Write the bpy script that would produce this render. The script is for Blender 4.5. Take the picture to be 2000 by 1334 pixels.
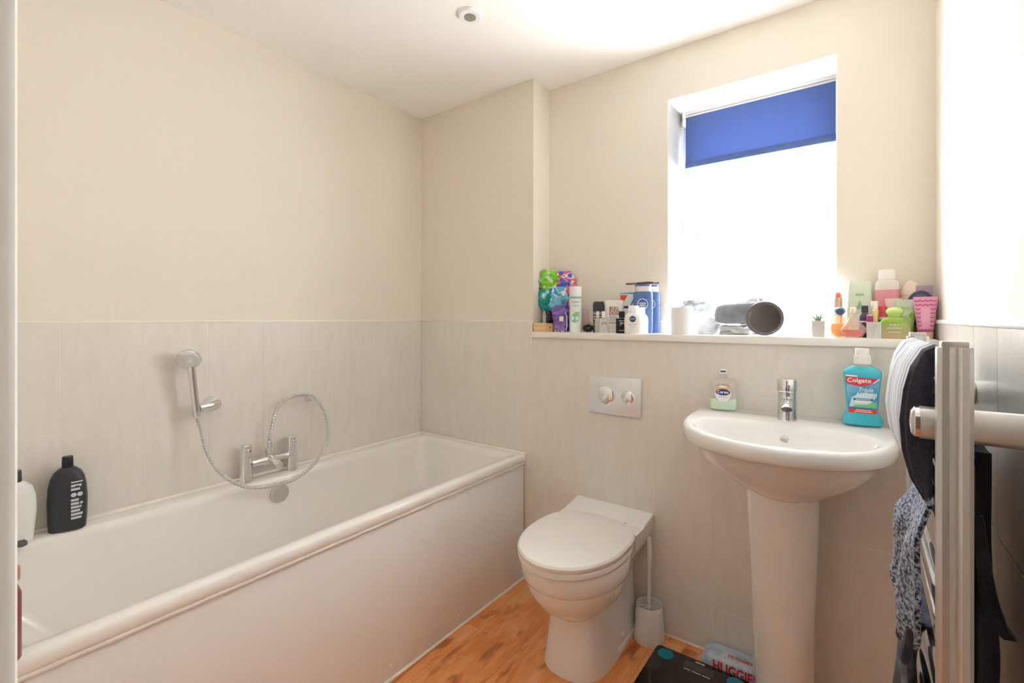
import bpy, bmesh, math, random
from mathutils import Vector, noise, Matrix
random.seed(7)
PI = math.pi
for o in list(bpy.data.objects): bpy.data.objects.remove(o)
scene = bpy.context.scene
COL = scene.collection

# ------------------------------------------------------------------ camera, world, light, exposure
FPX, Y0, TH, HC = 922.0, 622.5, math.atan2(680, 922.0), 1.2
cam_d = bpy.data.cameras.new('camera')
cam_d.sensor_width = 36.0
cam_d.lens = FPX / 2000 * 36
cam_d.shift_y = -(667 - Y0) / 2000
cam_d.clip_start = 0.01
cam = bpy.data.objects.new('camera', cam_d)
cam.location = (0, 0, HC)
cam.rotation_euler = (PI / 2, 0, TH)
COL.objects.link(cam)
scene.camera = cam

world = bpy.data.worlds.new('sky'); scene.world = world
world.use_nodes = True
wn = world.node_tree
bg = wn.nodes['Background']
bg.inputs[0].default_value = (0.93, 0.97, 1.0, 1)
bg.inputs[1].default_value = 10.0

def area_light(name, loc, rot, sx, sy, power, color=(1, 1, 1), portal=False):
    l = bpy.data.lights.new(name, 'AREA'); l.shape = 'RECTANGLE'; l.size = sx; l.size_y = sy
    l.energy = power; l.color = color
    if portal: l.cycles.is_portal = True
    o = bpy.data.objects.new(name, l); o.location = loc; o.rotation_euler = rot
    COL.objects.link(o); return o
area_light('window_portal', (-0.35, 2.21, 1.62), (PI / 2, 0, PI), 0.6, 0.98, 1, portal=True)

vs = scene.view_settings
vs.view_transform = 'Standard'; vs.look = 'None'; vs.gamma = 1; vs.use_curve_mapping = False
vs.exposure = 2.2
scene.cycles.diffuse_bounces = 8

# ------------------------------------------------------------------ photo pixel -> place helpers
Fx, Fy = -math.sin(TH), math.cos(TH)
Rx, Ry = math.cos(TH), math.sin(TH)
def ray(u, v):
    a = (u - 1000) / FPX
    return Fx + Rx * a, Fy + Ry * a, (Y0 - v) / FPX
def onx(u, v, x):
    d = ray(u, v); t = x / d[0]; return Vector((x, t * d[1], HC + t * d[2]))
def ony(u, v, y):
    d = ray(u, v); t = y / d[1]; return Vector((t * d[0], y, HC + t * d[2]))
def onz(u, v, z):
    d = ray(u, v); t = (z - HC) / d[2]; return Vector((t * d[0], t * d[1], z))
def fit(u1, u2, vt, y, zb):
    """column range + top row of a thing standing at depth y on height zb -> x, width, height, turn to viewer"""
    uc = (u1 + u2) / 2
    d = ray(uc, 0); t = y / d[1]; x = t * d[0]
    a = math.atan((uc - 1000) / FPX)
    w = (u2 - u1) * t * math.cos(a) / FPX
    z = HC + t * (Y0 - vt) / FPX
    return x, w, z - zb, math.atan2(-x, y)

# ------------------------------------------------------------------ materials
def lin(c):
    r = []
    for v in c[:3]:
        v /= 255.0
        r.append(v / 12.92 if v <= 0.04045 else ((v + 0.055) / 1.055) ** 2.4)
    return (r[0], r[1], r[2], 1)
MATS = {}
def mat(name, col, rough=0.5, metal=0.0, trans=0.0, bump=None, var=None, sheen=0.0, coat=0.0, emit=0, sss=0.0, ior=1.45, spec=None):
    """bump=(scale,strength,(sx,sy,sz)); var=(colour2, scale, (sx,sy,sz), low, high)"""
    if name in MATS: return MATS[name]
    m = bpy.data.materials.new(name); m.use_nodes = True
    nt = m.node_tree; b = nt.nodes['Principled BSDF']
    c = lin(col)
    b.inputs['Base Color'].default_value = c
    b.inputs['Roughness'].default_value = rough
    b.inputs['Metallic'].default_value = metal
    b.inputs['Transmission Weight'].default_value = trans
    b.inputs['IOR'].default_value = ior
    b.inputs['Sheen Weight'].default_value = sheen
    b.inputs['Coat Weight'].default_value = coat
    if spec is not None: b.inputs['Specular IOR Level'].default_value = spec
    if sss:
        b.inputs['Subsurface Weight'].default_value = sss
        b.inputs['Subsurface Radius'].default_value = (0.02, 0.02, 0.02)
    if emit:
        b.inputs['Emission Color'].default_value = c; b.inputs['Emission Strength'].default_value = emit
    def noise_node(scale, st, detail=4):
        tc = nt.nodes.new('ShaderNodeTexCoord'); mp = nt.nodes.new('ShaderNodeMapping')
        mp.inputs['Scale'].default_value = st
        nt.links.new(tc.outputs['Object'], mp.inputs[0])
        n = nt.nodes.new('ShaderNodeTexNoise'); n.inputs['Scale'].default_value = scale; n.inputs['Detail'].default_value = detail
        nt.links.new(mp.outputs[0], n.inputs[0]); return n
    if var:
        c2, sc, st, lo, hi = var
        n = noise_node(sc, st)
        r = nt.nodes.new('ShaderNodeValToRGB')
        r.color_ramp.elements[0].position = lo; r.color_ramp.elements[0].color = c
        r.color_ramp.elements[1].position = hi; r.color_ramp.elements[1].color = lin(c2)
        nt.links.new(n.outputs[0], r.inputs[0]); nt.links.new(r.outputs[0], b.inputs['Base Color'])
    if bump:
        sc, sg, st = bump
        n = noise_node(sc, st, 3)
        bp = nt.nodes.new('ShaderNodeBump'); bp.inputs['Strength'].default_value = sg; bp.inputs['Distance'].default_value = 0.004
        nt.links.new(n.outputs[0], bp.inputs['Height']); nt.links.new(bp.outputs[0], b.inputs['Normal'])
    MATS[name] = m
    return m
def sec_bands(name, bands, rough=0.4, axis=2, trans=0.0, lo=0.0, hi=1.0):
    """constant colour bands along an object axis between lo and hi (metres)"""
    m = bpy.data.materials.new(name); m.use_nodes = True; nt = m.node_tree; b = nt.nodes['Principled BSDF']
    b.inputs['Roughness'].default_value = rough; b.inputs['Transmission Weight'].default_value = trans
    tc = nt.nodes.new('ShaderNodeTexCoord'); sp = nt.nodes.new('ShaderNodeSeparateXYZ'); mr = nt.nodes.new('ShaderNodeMapRange')
    mr.inputs[1].default_value = lo; mr.inputs[2].default_value = hi
    r = nt.nodes.new('ShaderNodeValToRGB'); r.color_ramp.interpolation = 'CONSTANT'
    e = r.color_ramp.elements
    while len(e) < len(bands): e.new(0.5)
    for i, (p, c) in enumerate(bands): e[i].position = p; e[i].color = lin(c)
    nt.links.new(tc.outputs['Object'], sp.inputs[0]); nt.links.new(sp.outputs[axis], mr.inputs[0])
    nt.links.new(mr.outputs[0], r.inputs[0]); nt.links.new(r.outputs[0], b.inputs['Base Color'])
    return m

M_paint = mat('wall_paint', (234, 226, 214), 0.85, bump=(180, 0.05, (1, 1, 1)))
M_ceil = mat('ceiling_paint', (250, 248, 245), 0.9)
M_reveal = mat('reveal_paint', (249, 247, 244), 0.7)
M_tile = mat('tile_glaze', (231, 226, 219), 0.22, bump=(14, 0.04, (6, 6, 1)), var=((226, 220, 212), 9, (5, 5, 1.2), 0.35, 0.75))
M_grout = mat('grout', (234, 227, 218), 0.6)
M_trim = mat('tile_trim', (240, 236, 228), 0.35)
M_gloss = mat('gloss_white_paint', (243, 241, 236), 0.3)
M_acryl = mat('bath_acrylic', (239, 236, 231), 0.16, coat=0.3)
M_panel = mat('bath_panel_acrylic', (237, 236, 234), 0.22)
M_ceram = mat('white_ceramic', (238, 237, 235), 0.1, coat=0.4)
M_seat = mat('seat_plastic', (238, 236, 232), 0.22)
M_chrome = mat('chrome', (232, 233, 236), 0.1, 0.95)
M_steel = mat('brushed_chrome', (212, 211, 210), 0.36, 0.8)
M_dark = mat('dark_fill', (40, 38, 38), 0.6)
M_seal = mat('white_sealant', (245, 240, 230), 0.5)
M_rust = mat('rust_stain', (186, 140, 84), 0.7)
M_upvc = mat('upvc_white', (214, 216, 219), 0.3)
M_rubber = mat('gasket', (150, 152, 160), 0.6)
M_wplast = mat('white_plastic', (242, 241, 241), 0.35)
M_black = mat('black_plastic', (28, 29, 32), 0.3)
M_white = mat('white_print', (246, 246, 246), 0.5)

# ------------------------------------------------------------------ geometry helpers
class G:
    def __init__(s): s.v = []; s.f = []
    def add(s, vs_, fs):
        n = len(s.v); s.v += [tuple(p) for p in vs_]; s.f += [tuple(i + n for i in f) for f in fs]; return s
    def box(s, x0, x1, y0, y1, z0, z1, bev=0.0, seg=2):
        bm = bmesh.new(); bmesh.ops.create_cube(bm, size=1)
        for v in bm.verts:
            v.co = Vector(((x0 + x1) / 2 + v.co.x * (x1 - x0), (y0 + y1) / 2 + v.co.y * (y1 - y0), (z0 + z1) / 2 + v.co.z * (z1 - z0)))
        if bev: bmesh.ops.bevel(bm, geom=bm.edges[:], offset=bev, segments=seg, affect='EDGES', profile=0.5)
        bm.verts.index_update()
        s.add([v.co for v in bm.verts], [[v.index for v in f.verts] for f in bm.faces]); bm.free(); return s
    def loft(s, rings, cap0=True, cap1=True, closed=True):
        n = len(rings[0]); base = len(s.v)
        for r in rings: s.v += [tuple(p) for p in r]
        for i in range(len(rings) - 1):
            a = base + i * n; b = a + n
            for j in range(n if closed else n - 1):
                k = (j + 1) % n
                s.f.append((a + j, a + k, b + k, b + j))
        if cap0: s.f.append(tuple(base + j for j in range(n))[::-1])
        if cap1: s.f.append(tuple(base + (len(rings) - 1) * n + j for j in range(n)))
        return s
    def lathe(s, prof, c=(0, 0, 0), seg=24, axis='z'):
        rings = []
        for r, z in prof:
            ring = []
            for j in range(seg):
                a = 2 * PI * j / seg; x, y = r * math.cos(a), r * math.sin(a)
                p = {'z': (x, y, z), 'x': (z, x, y), 'y': (x, z, y)}[axis]
                ring.append((p[0] + c[0], p[1] + c[1], p[2] + c[2]))
            rings.append(ring)
        return s.loft(rings)
    def tube(s, pts, r, seg=10, caps=True):
        pts = [Vector(p) for p in pts]; n = len(pts)
        rr = r if isinstance(r, (list, tuple)) else [r] * n
        t = [(pts[min(i + 1, n - 1)] - pts[max(i - 1, 0)]).normalized() for i in range(n)]
        up = Vector((0, 0, 1)) if abs(t[0].z) < 0.9 else Vector((1, 0, 0))
        nrm = (up - t[0] * up.dot(t[0])).normalized(); rings = []
        for i in range(n):
            nrm = (nrm - t[i] * nrm.dot(t[i])).normalized(); bn = t[i].cross(nrm)
            rings.append([pts[i] + (nrm * math.cos(2 * PI * j / seg) + bn * math.sin(2 * PI * j / seg)) * rr[i] for j in range(seg)])
        return s.loft(rings, caps, caps)
    def mesh(s, name, sharp=0.6):
        me = bpy.data.meshes.new(name); bm = bmesh.new()
        vv = [bm.verts.new(p) for p in s.v]
        for f in s.f:
            try: bm.faces.new([vv[i] for i in f])
            except ValueError: pass
        bmesh.ops.remove_doubles(bm, verts=bm.verts[:], dist=1e-6)
        bmesh.ops.recalc_face_normals(bm, faces=bm.faces[:])
        for f in bm.faces: f.smooth = True
        for e in bm.edges:
            if len(e.link_faces) == 2 and e.calc_face_angle(0) > sharp: e.smooth = False
        bm.to_mesh(me); bm.free(); return me

def se(hw, hd, z, n=2.0, seg=32, cx=0.0, cy=0.0):
    """superellipse ring"""
    r = []
    for j in range(seg):
        a = 2 * PI * j / seg; c, s_ = math.cos(a), math.sin(a)
        r.append((cx + hw * math.copysign(abs(c) ** (2 / n), c), cy + hd * math.copysign(abs(s_) ** (2 / n), s_), z))
    return r
def bottle(secs, seg=32):
    """secs: (z, half width, half depth, exponent)"""
    return G().loft([se(w, d, z, n, seg) for z, w, d, n in secs])
def smooth_path(pts, n=8):
    P = [Vector(p) for p in pts]; out = []
    for i in range(len(P) - 1):
        p0, p1, p2, p3 = P[max(i - 1, 0)], P[i], P[i + 1], P[min(i + 2, len(P) - 1)]
        for k in range(n):
            t = k / n
            out.append(0.5 * ((2 * p1) + (p2 - p0) * t + (2 * p0 - 5 * p1 + 4 * p2 - p3) * t * t + (3 * p1 - p0 - 3 * p2 + p3) * t ** 3))
    out.append(P[-1]); return out

def thing(name, label, cat, loc=(0, 0, 0), rz=0.0, group=None):
    o = bpy.data.objects.new(name, None); o.empty_display_size = 0.05
    o.location = loc; o.rotation_euler = (0, 0, rz); COL.objects.link(o)
    o['label'] = label; o['category'] = cat
    if group: o['group'] = group
    return o
def part(name, g, m, parent, label=None, sharp=0.6, kind=None):
    me = g if isinstance(g, bpy.types.Mesh) else g.mesh(name, sharp)
    if m is not None:
        me.materials.clear(); me.materials.append(m)
    o = bpy.data.objects.new(name, me); COL.objects.link(o); o.parent = parent
    if label: o['label'] = label
    if kind: o['kind'] = kind
    return o
def single(name, g, m, label, cat, loc=(0, 0, 0), rz=0.0, group=None, sharp=0.6):
    o = part(name, g, m, None, sharp=sharp); o.location = loc; o.rotation_euler = (0, 0, rz)
    o['label'] = label; o['category'] = cat
    if group: o['group'] = group
    return o
def struct(name, g, m, label=None, parent=None, sharp=0.6):
    o = part(name, g, m, parent, sharp=sharp)
    if parent is None: o['kind'] = 'structure'
    if label: o['label'] = label
    return o
def text_mesh(txt, w, h, wrap=0.0, depth=0.0004, y=0.0, x=0.0, z=0.0, slant=0.0, bold=0.0):
    """lettering in the local XZ plane facing -Y, centred at (x, y, z)"""
    cu = bpy.data.curves.new('lettering', 'FONT'); cu.body = txt; cu.resolution_u = 2; cu.offset = bold
    ob = bpy.data.objects.new('lettering', cu); COL.objects.link(ob)
    bpy.context.view_layer.update()
    me = bpy.data.meshes.new_from_object(ob); bpy.data.objects.remove(ob); bpy.data.curves.remove(cu)
    xs = [v.co.x for v in me.vertices]; ys = [v.co.y for v in me.vertices]
    x0, x1, y0, y1 = min(xs), max(xs), min(ys), max(ys)
    for v in me.vertices:
        a = ((v.co.x - x0) / (x1 - x0) - 0.5) * w; b = ((v.co.y - y0) / (y1 - y0) - 0.5) * h
        a += b * slant
        if wrap:
            an = (x + a) / wrap; v.co = (wrap * math.sin(an), y + wrap * (1 - math.cos(an)), z + b)
        else: v.co = (x + a, y, z + b)
    return me
def letter(parent, txt, w, h, m, **k):
    return part('lettering', text_mesh(txt, w, h, **k), m, parent)
def plate(x, z, w, h, y, wrap=0.0, rnd=0.0, seg=8, th=0.0006):
    """thin printed label, facing -Y at depth y (wrap radius optional)"""
    g = G(); fr = []; n = 10
    if rnd >= 0.999: outline = [(w / 2 * math.cos(2 * PI * j / 28), h / 2 * math.sin(2 * PI * j / 28)) for j in range(28)]
    else:
        outline = []
        for k in range(n): outline.append((-w / 2 + w * k / n, -h / 2))
        outline.append((w / 2, -h / 2))
        for k in range(n): outline.append((w / 2 - w * k / n, h / 2))
        outline.append((-w / 2, h / 2))
    def P(a, b, off):
        if wrap:
            an = (x + a) / wrap; R = wrap + off
            return (R * math.sin(an), y + wrap - R * math.cos(an), z + b)
        return (x + a, y - off, z + b)
    if rnd >= 0.999:
        m_ = len(outline); pts = [P(a, b, th) for a, b in outline] + [P(a, b, 0) for a, b in outline] + [P(0, 0, th)]
        fs = [(i, (i + 1) % m_, 2 * m_) for i in range(m_)] + [(i, i + m_, (i + 1) % m_ + m_, (i + 1) % m_) for i in range(m_)]
        return g.add(pts, fs)
    rows = [[P(-w / 2 + w * k / n, -h / 2, th) for k in range(n + 1)], [P(-w / 2 + w * k / n, h / 2, th) for k in range(n + 1)]]
    back = [[P(-w / 2 + w * k / n, -h / 2, 0) for k in range(n + 1)], [P(-w / 2 + w * k / n, h / 2, 0) for k in range(n + 1)]]
    pts = rows[0] + rows[1] + back[0] + back[1]; q = n + 1
    fs = [(k, k + 1, q + k + 1, q + k) for k in range(n)]
    fs += [(k, k + 2 * q, k + 1 + 2 * q, k + 1) for k in range(n)] + [(q + k, q + k + 1, 3 * q + k + 1, 3 * q + k) for k in range(n)]
    fs += [(0, q, 3 * q, 2 * q), (n, 2 * q + n, 3 * q + n, q + n)]
    return g.add(pts, fs)

# ================================================================== THE ROOM
XL, XRt, YB, YR, YF, ZC = -1.94, 0.188, 1.79, 1.938, 0.02, 2.30   # tile faces / paint faces
ZT, ZS = 1.187, 1.141                                             # tile top, shelf top
XS = -1.205                                                       # end of bath wall / start of recess
WX0, WX1, WZ1, YW = -0.636, -0.063, 2.097, 2.13                   # window opening and frame face
YH = -1.35                                                        # far end of the hall behind the door

# floor: base plus planks
floor = struct('floor', G().box(-2.05, 0.3, YH, 1.95, -0.05, -0.006), M_dark, 'orange oak effect plank floor')
def wood():
    m = bpy.data.materials.new('oak_plank'); m.use_nodes = True; nt = m.node_tree; b = nt.nodes['Principled BSDF']
    b.inputs['Roughness'].default_value = 0.38
    tc = nt.nodes.new('ShaderNodeTexCoord'); oi = nt.nodes.new('ShaderNodeObjectInfo')
    ad = nt.nodes.new('ShaderNodeVectorMath'); ad.operation = 'ADD'
    ml = nt.nodes.new('ShaderNodeMath'); ml.operation = 'MULTIPLY'; ml.inputs[1].default_value = 17.0
    nt.links.new(oi.outputs['Random'], ml.inputs[0]); nt.links.new(tc.outputs['Object'], ad.inputs[0]); nt.links.new(ml.outputs[0], ad.inputs[1])
    def nz(scale, st, det, dist=0.0):
        mp = nt.nodes.new('ShaderNodeMapping'); mp.inputs['Scale'].default_value = st
        nt.links.new(ad.outputs[0], mp.inputs[0]); n = nt.nodes.new('ShaderNodeTexNoise')
        n.inputs['Scale'].default_value = scale; n.inputs['Detail'].default_value = det; n.inputs['Distortion'].default_value = dist
        nt.links.new(mp.outputs[0], n.inputs[0]); return n
    n1 = nz(5, (3.2, 0.5, 1), 6, 1.2); n2 = nz(60, (4, 0.25, 1), 3); n3 = nz(6, (2.6, 0.9, 1), 2, 0.6)
    r1 = nt.nodes.new('ShaderNodeValToRGB')
    e = r1.color_ramp.elements
    e[0].position = 0.3; e[0].color = lin((236, 146, 84)); e[1].position = 0.7; e[1].color = lin((252, 196, 140))
    x = e.new(0.5); x.color = lin((246, 168, 104))
    nt.links.new(n1.outputs[0], r1.inputs[0])
    r2 = nt.nodes.new('ShaderNodeValToRGB'); r2.color_ramp.elements[0].position = 0.35; r2.color_ramp.elements[0].color = (0.86, 0.8, 0.75, 1)
    r2.color_ramp.elements[1].position = 0.6; r2.color_ramp.elements[1].color = (1, 1, 1, 1)
    nt.links.new(n2.outputs[0], r2.inputs[0])
    r3 = nt.nodes.new('ShaderNodeValToRGB'); r3.color_ramp.elements[0].position = 0.31; r3.color_ramp.elements[0].color = (0.55, 0.42, 0.34, 1)
    r3.color_ramp.elements[1].position = 0.43; r3.color_ramp.elements[1].color = (1, 1, 1, 1)
    nt.links.new(n3.outputs[0], r3.inputs[0])
    def mul(a, b_):
        k = nt.nodes.new('ShaderNodeMix'); k.data_type = 'RGBA'; k.blend_type = 'MULTIPLY'; k.inputs[0].default_value = 1.0
        nt.links.new(a, k.inputs[6]); nt.links.new(b_, k.inputs[7]); return k.outputs[2]
    nt.links.new(mul(mul(r1.outputs[0], r2.outputs[0]), r3.outputs[0]), b.inputs['Base Color'])
    bp = nt.nodes.new('ShaderNodeBump'); bp.inputs['Strength'].default_value = 0.08; bp.inputs['Distance'].default_value = 0.002
    nt.links.new(n2.outputs[0], bp.inputs['Height']); nt.links.new(bp.outputs[0], b.inputs['Normal'])
    return m
M_wood = wood()
seams = [-1.376, -1.186, -0.996, -0.806, -0.616, -0.426, -0.236, -0.046, 0.144, 0.30]
for i in range(len(seams) - 1):
    ys = [YH, -0.6 + 0.37 * (i % 3), 0.14 + 0.37 * (i % 3), 0.14 + 0.37 * (i % 3) + 1.25, 1.93]
    if i == 0: ys = [YH, 0.1, 1.395, 1.93]
    ys = [y for y in ys if y <= 1.93]
    for j in range(len(ys) - 1):
        if ys[j + 1] - ys[j] < 0.05: continue
        part('plank', G().box(seams[i] + 0.0004, seams[i + 1] - 0.0004, ys[j] + 0.0004, ys[j + 1] - 0.0004, -0.006, 0.0, 0.0006, 1), M_wood, floor)

ceiling = struct('ceiling', G().box(-2.05, 0.3, YH, YW + 0.1, ZC, ZC + 0.06), M_ceil, 'plain white ceiling')
wall_left = struct('wall_left', G().box(-2.05, XL - 0.008, YF - 0.12, YR + 0.2, -0.05, ZC), M_paint, 'cream painted wall above pale tiles beside the bath')
wall_end = struct('wall_end', G().box(XL - 0.008, XS, YB + 0.008, YW + 0.06, -0.05, ZC), M_paint, 'cream painted wall above tiles at the end of the bath')
wall_boxing = struct('wall_boxing', G().box(XS, XRt + 0.1, YB + 0.008, YW + 0.06, -0.05, ZS - 0.027), M_grout, 'tiled boxed in wall below the shelf')
g = G()
g.box(XS, WX0, YR, YW + 0.06, ZS - 0.027, ZC).box(WX1, XRt, YR, YW + 0.06, ZS - 0.027, ZC).box(WX0, WX1, YR, YW + 0.06, WZ1, ZC)
wall_back = struct('wall_back', g, M_paint, 'cream painted wall around the window')
wall_right = struct('wall_right', G().box(XRt, 0.3, YF - 0.12, YW + 0.06, -0.05, ZC), M_paint, 'painted wall behind the towel radiator')
DX0, DX1, DZ = -0.44, 0.16, 2.04
g = G().box(XL - 0.008, DX0 - 0.03, YF - 0.12, YF, -0.05, ZC).box(DX1, XRt, YF - 0.12, YF, -0.05, ZC).box(DX0, DX1, YF - 0.12, YF, DZ, ZC)
wall_front = struct('wall_front', g, M_paint, 'wall with the doorway')
g = G().box(-1.2, -1.12, YH, YF - 0.12, -0.05, ZC).box(0.3, 0.38, YH, YF - 0.12, -0.05, ZC).box(-1.2, 0.38, YH - 0.08, YH, -0.05, ZC).box(0.188, 0.3, YF - 0.13, YF - 0.12, -0.05, ZC)
wall_hall = struct('wall_hall', g, M_paint, 'cream walls of the hall behind the doorway')

# window reveal lining
g = G().box(WX0, WX0 + 0.002, YR, YW, ZS, WZ1).box(WX1 - 0.002, WX1, YR, YW, ZS, WZ1).box(WX0 + 0.002, WX1 - 0.002, YR, YW, WZ1 - 0.002, WZ1)
struct('trim_4', g, M_reveal, 'white window reveal')
# door frame
g = G().box(DX0 - 0.03, -0.405, YF - 0.12, 0.0522, 0, DZ - 0.03, 0.005)
d1 = struct('door_1', g, M_gloss, 'white glossy door frame')
part('head_trim', G().box(DX0 - 0.03, DX1, YF - 0.12, 0.04, DZ - 0.03, DZ, 0.003), M_gloss, d1)
part('jamb', G().box(DX1 - 0.03, DX1, YF - 0.12, 0.04, 0, DZ - 0.03, 0.003), M_gloss, d1)

# tiles ------------------------------------------------------------
ZG = [0.0, 0.163, 0.505, 0.847, ZT]
GAP = 0.0007
def tile(parent, x0, x1, y0, y1, z0, z1):
    part('tile', G().box(x0, x1, y0, y1, z0, z1, 0.0008, 1), M_tile, parent)
def cuts(a, b, start, pitch):
    k = start
    while k > a: k -= pitch
    c = [a]; k += pitch
    while k < b - 0.004:
        if k > a + 0.004: c.append(k)
        k += pitch
    return c + [b]
ys = cuts(YF, YB, 0.338, 0.2)
for a, b in zip(ys, ys[1:]):
    for z0, z1 in ((0.505, 0.853), (0.853, ZT)):
        tile(wall_left, XL - 0.008, XL, a + GAP, b - GAP, z0 + GAP, z1 - GAP)
xs = cuts(XL, XS, -1.23, 0.2)
for a, b in zip(xs, xs[1:]):
    for z0, z1 in ((0.505, 0.847), (0.847, ZT)):
        tile(wall_end, a + GAP, b - GAP, YB, YB + 0.008, z0 + GAP, z1 - GAP)
xs = cuts(XS, XRt, -0.427, 0.2045)
for a, b in zip(xs, xs[1:]):
    for z0, z1 in zip(ZG[:-1], ZG[1:-1] + [ZS - 0.027]):
        tile(wall_boxing, a + GAP, b - GAP, YB, YB + 0.008, z0 + GAP, z1 - GAP)
    for c0, c1 in ((max(a, XS), min(b, WX0)), (max(a, WX1), min(b, XRt))):
        if c1 - c0 > 0.02: tile(wall_back, c0 + GAP, c1 - GAP, YR - 0.008, YR, ZS, ZT - GAP)
ys = cuts(YF, YB, 1.49, 0.2)
for a, b in zip(ys, ys[1:]):
    for z0, z1 in zip(ZG, ZG[1:]):
        tile(wall_right, XRt - 0.008, XRt, a + GAP, b - GAP, z0 + GAP, z1 - GAP)
tile(wall_right, XRt - 0.008, XRt, YB + GAP, YR - 0.009, ZS + GAP, ZT - GAP)
def grout(parent, *b): part('grout', G().box(*b), M_grout, parent)
grout(wall_left, XL - 0.008, XL - 0.0006, YF, YB, 0.505, ZT)
grout(wall_end, XL, XS, YB + 0.0006, YB + 0.008, 0.505, ZT)
grout(wall_boxing, XS, XRt, YB + 0.0006, YB + 0.008, 0, ZS - 0.027)
grout(wall_right, XRt - 0.0074, XRt, YF, YB, 0, ZT)
# beads along the tile tops
struct('trim_1', G().box(XL - 0.008, XL + 0.001, YF, YB, ZT - 0.001, ZT + 0.007, 0.002), M_trim, 'pale bead along the tile top beside the bath')
struct('trim_2', G().box(XL + 0.001, XS, YB - 0.001, YB + 0.008, ZT - 0.001, ZT + 0.007, 0.002), M_trim, 'pale bead along the tile top at the bath end')
struct('trim_3', G().box(XRt - 0.012, XRt, YF, YR - 0.009, ZT - 0.002, ZT + 0.01, 0.004), M_trim, 'white rounded bead on the tiles behind the radiator')
struct('trim_7', G().box(XS, WX0, YR - 0.009, YR, ZT - 0.001, ZT + 0.006, 0.002).box(WX1, XRt - 0.012, YR - 0.009, YR, ZT - 0.001, ZT + 0.006, 0.002), M_trim)
# shelf board over the boxing running into the window sill
g = G().box(XS + 0.002, XRt - 0.009, YB - 0.012, YR - 0.009, ZS - 0.027, ZS, 0.004)
g.box(WX0 + 0.003, WX1 - 0.003, YR - 0.02, YW, ZS - 0.027, ZS - 0.0003)
struct('window_sill_1', g, M_gloss, 'long white shelf board running into the window sill')
# sealant beads at floor level
struct('trim_5', G().tube([(-1.2525, YF, 0.004), (-1.2525, YB, 0.004)], 0.006, 8), M_seal, 'white sealant line under the bath panel')
struct('trim_6', G().tube([(-1.24, YB, 0.002), (XRt - 0.01, YB, 0.002)], 0.005, 8), M_seal, 'white sealant line along the tiled boxing')

# ------------------------------------------------------------------ window
M_glassf = bpy.data.materials.new('rain_glass'); M_glassf.use_nodes = True
nt = M_glassf.node_tree; nt.nodes.remove(nt.nodes['Principled BSDF'])
out = nt.nodes['Material Output']
tl = nt.nodes.new('ShaderNodeBsdfTranslucent'); tp = nt.nodes.new('ShaderNodeBsdfTransparent'); gl = nt.nodes.new('ShaderNodeBsdfGlossy')
gl.inputs['Roughness'].default_value = 0.15
mx = nt.nodes.new('ShaderNodeMixShader'); mx2 = nt.nodes.new('ShaderNodeMixShader'); mx2.inputs[0].default_value = 0.06
tc = nt.nodes.new('ShaderNodeTexCoord'); mp = nt.nodes.new('ShaderNodeMapping'); mp.inputs['Scale'].default_value = (1, 1, 0.075)
nz_ = nt.nodes.new('ShaderNodeTexNoise'); nz_.inputs['Scale'].default_value = 215; nz_.inputs['Detail'].default_value = 2
nt.links.new(tc.outputs['Object'], mp.inputs[0]); nt.links.new(mp.outputs[0], nz_.inputs[0])
tl.inputs[0].default_value = (0.95, 0.96, 0.96, 1); tp.inputs[0].default_value = (0.95, 0.96, 0.96, 1)
bp = nt.nodes.new('ShaderNodeBump'); bp.inputs['Strength'].default_value = 0.6; bp.inputs['Distance'].default_value = 0.004
nt.links.new(nz_.outputs[0], bp.inputs['Height']); nt.links.new(bp.outputs[0], gl.inputs['Normal']); nt.links.new(bp.outputs[0], tl.inputs['Normal'])
mx.inputs[0].default_value = 0.7
nt.links.new(tl.outputs[0], mx.inputs[1]); nt.links.new(tp.outputs[0], mx.inputs[2])
nt.links.new(mx.outputs[0], mx2.inputs[1]); nt.links.new(gl.outputs[0], mx2.inputs[2]); nt.links.new(mx2.outputs[0], out.inputs[0])

FY0, FY1 = YW, YW + 0.06
g = G()
LX, RX = -0.578, -0.097
g.box(WX0, LX, FY0, FY1, ZS, WZ1, 0.006).box(RX, WX1, FY0, FY1, ZS, WZ1, 0.006)
g.box(LX, RX, FY0 + 0.002, FY1, 1.57, 1.628, 0.006).box(LX, RX, FY0 + 0.002, FY1, ZS, 1.172, 0.005).box(LX, RX, FY0 + 0.002, FY1, 2.05, WZ1, 0.005)
win = struct('window_1', g, M_upvc, 'white plastic window with a top vent pushed open and rippled glass')
gl_ = part('pane', G().box(LX, RX, FY0 + 0.03, FY0 + 0.036, 1.172, 1.57), M_glassf, win, 'rippled obscure lower glass')
part('gasket', G().box(LX, LX + 0.003, FY0 + 0.014, FY0 + 0.03, 1.172, 1.57).box(RX - 0.003, RX, FY0 + 0.014, FY0 + 0.03, 1.172, 1.57).box(LX + 0.003, RX - 0.003, FY0 + 0.014, FY0 + 0.03, 1.567, 1.57), M_rubber, win)
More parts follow.
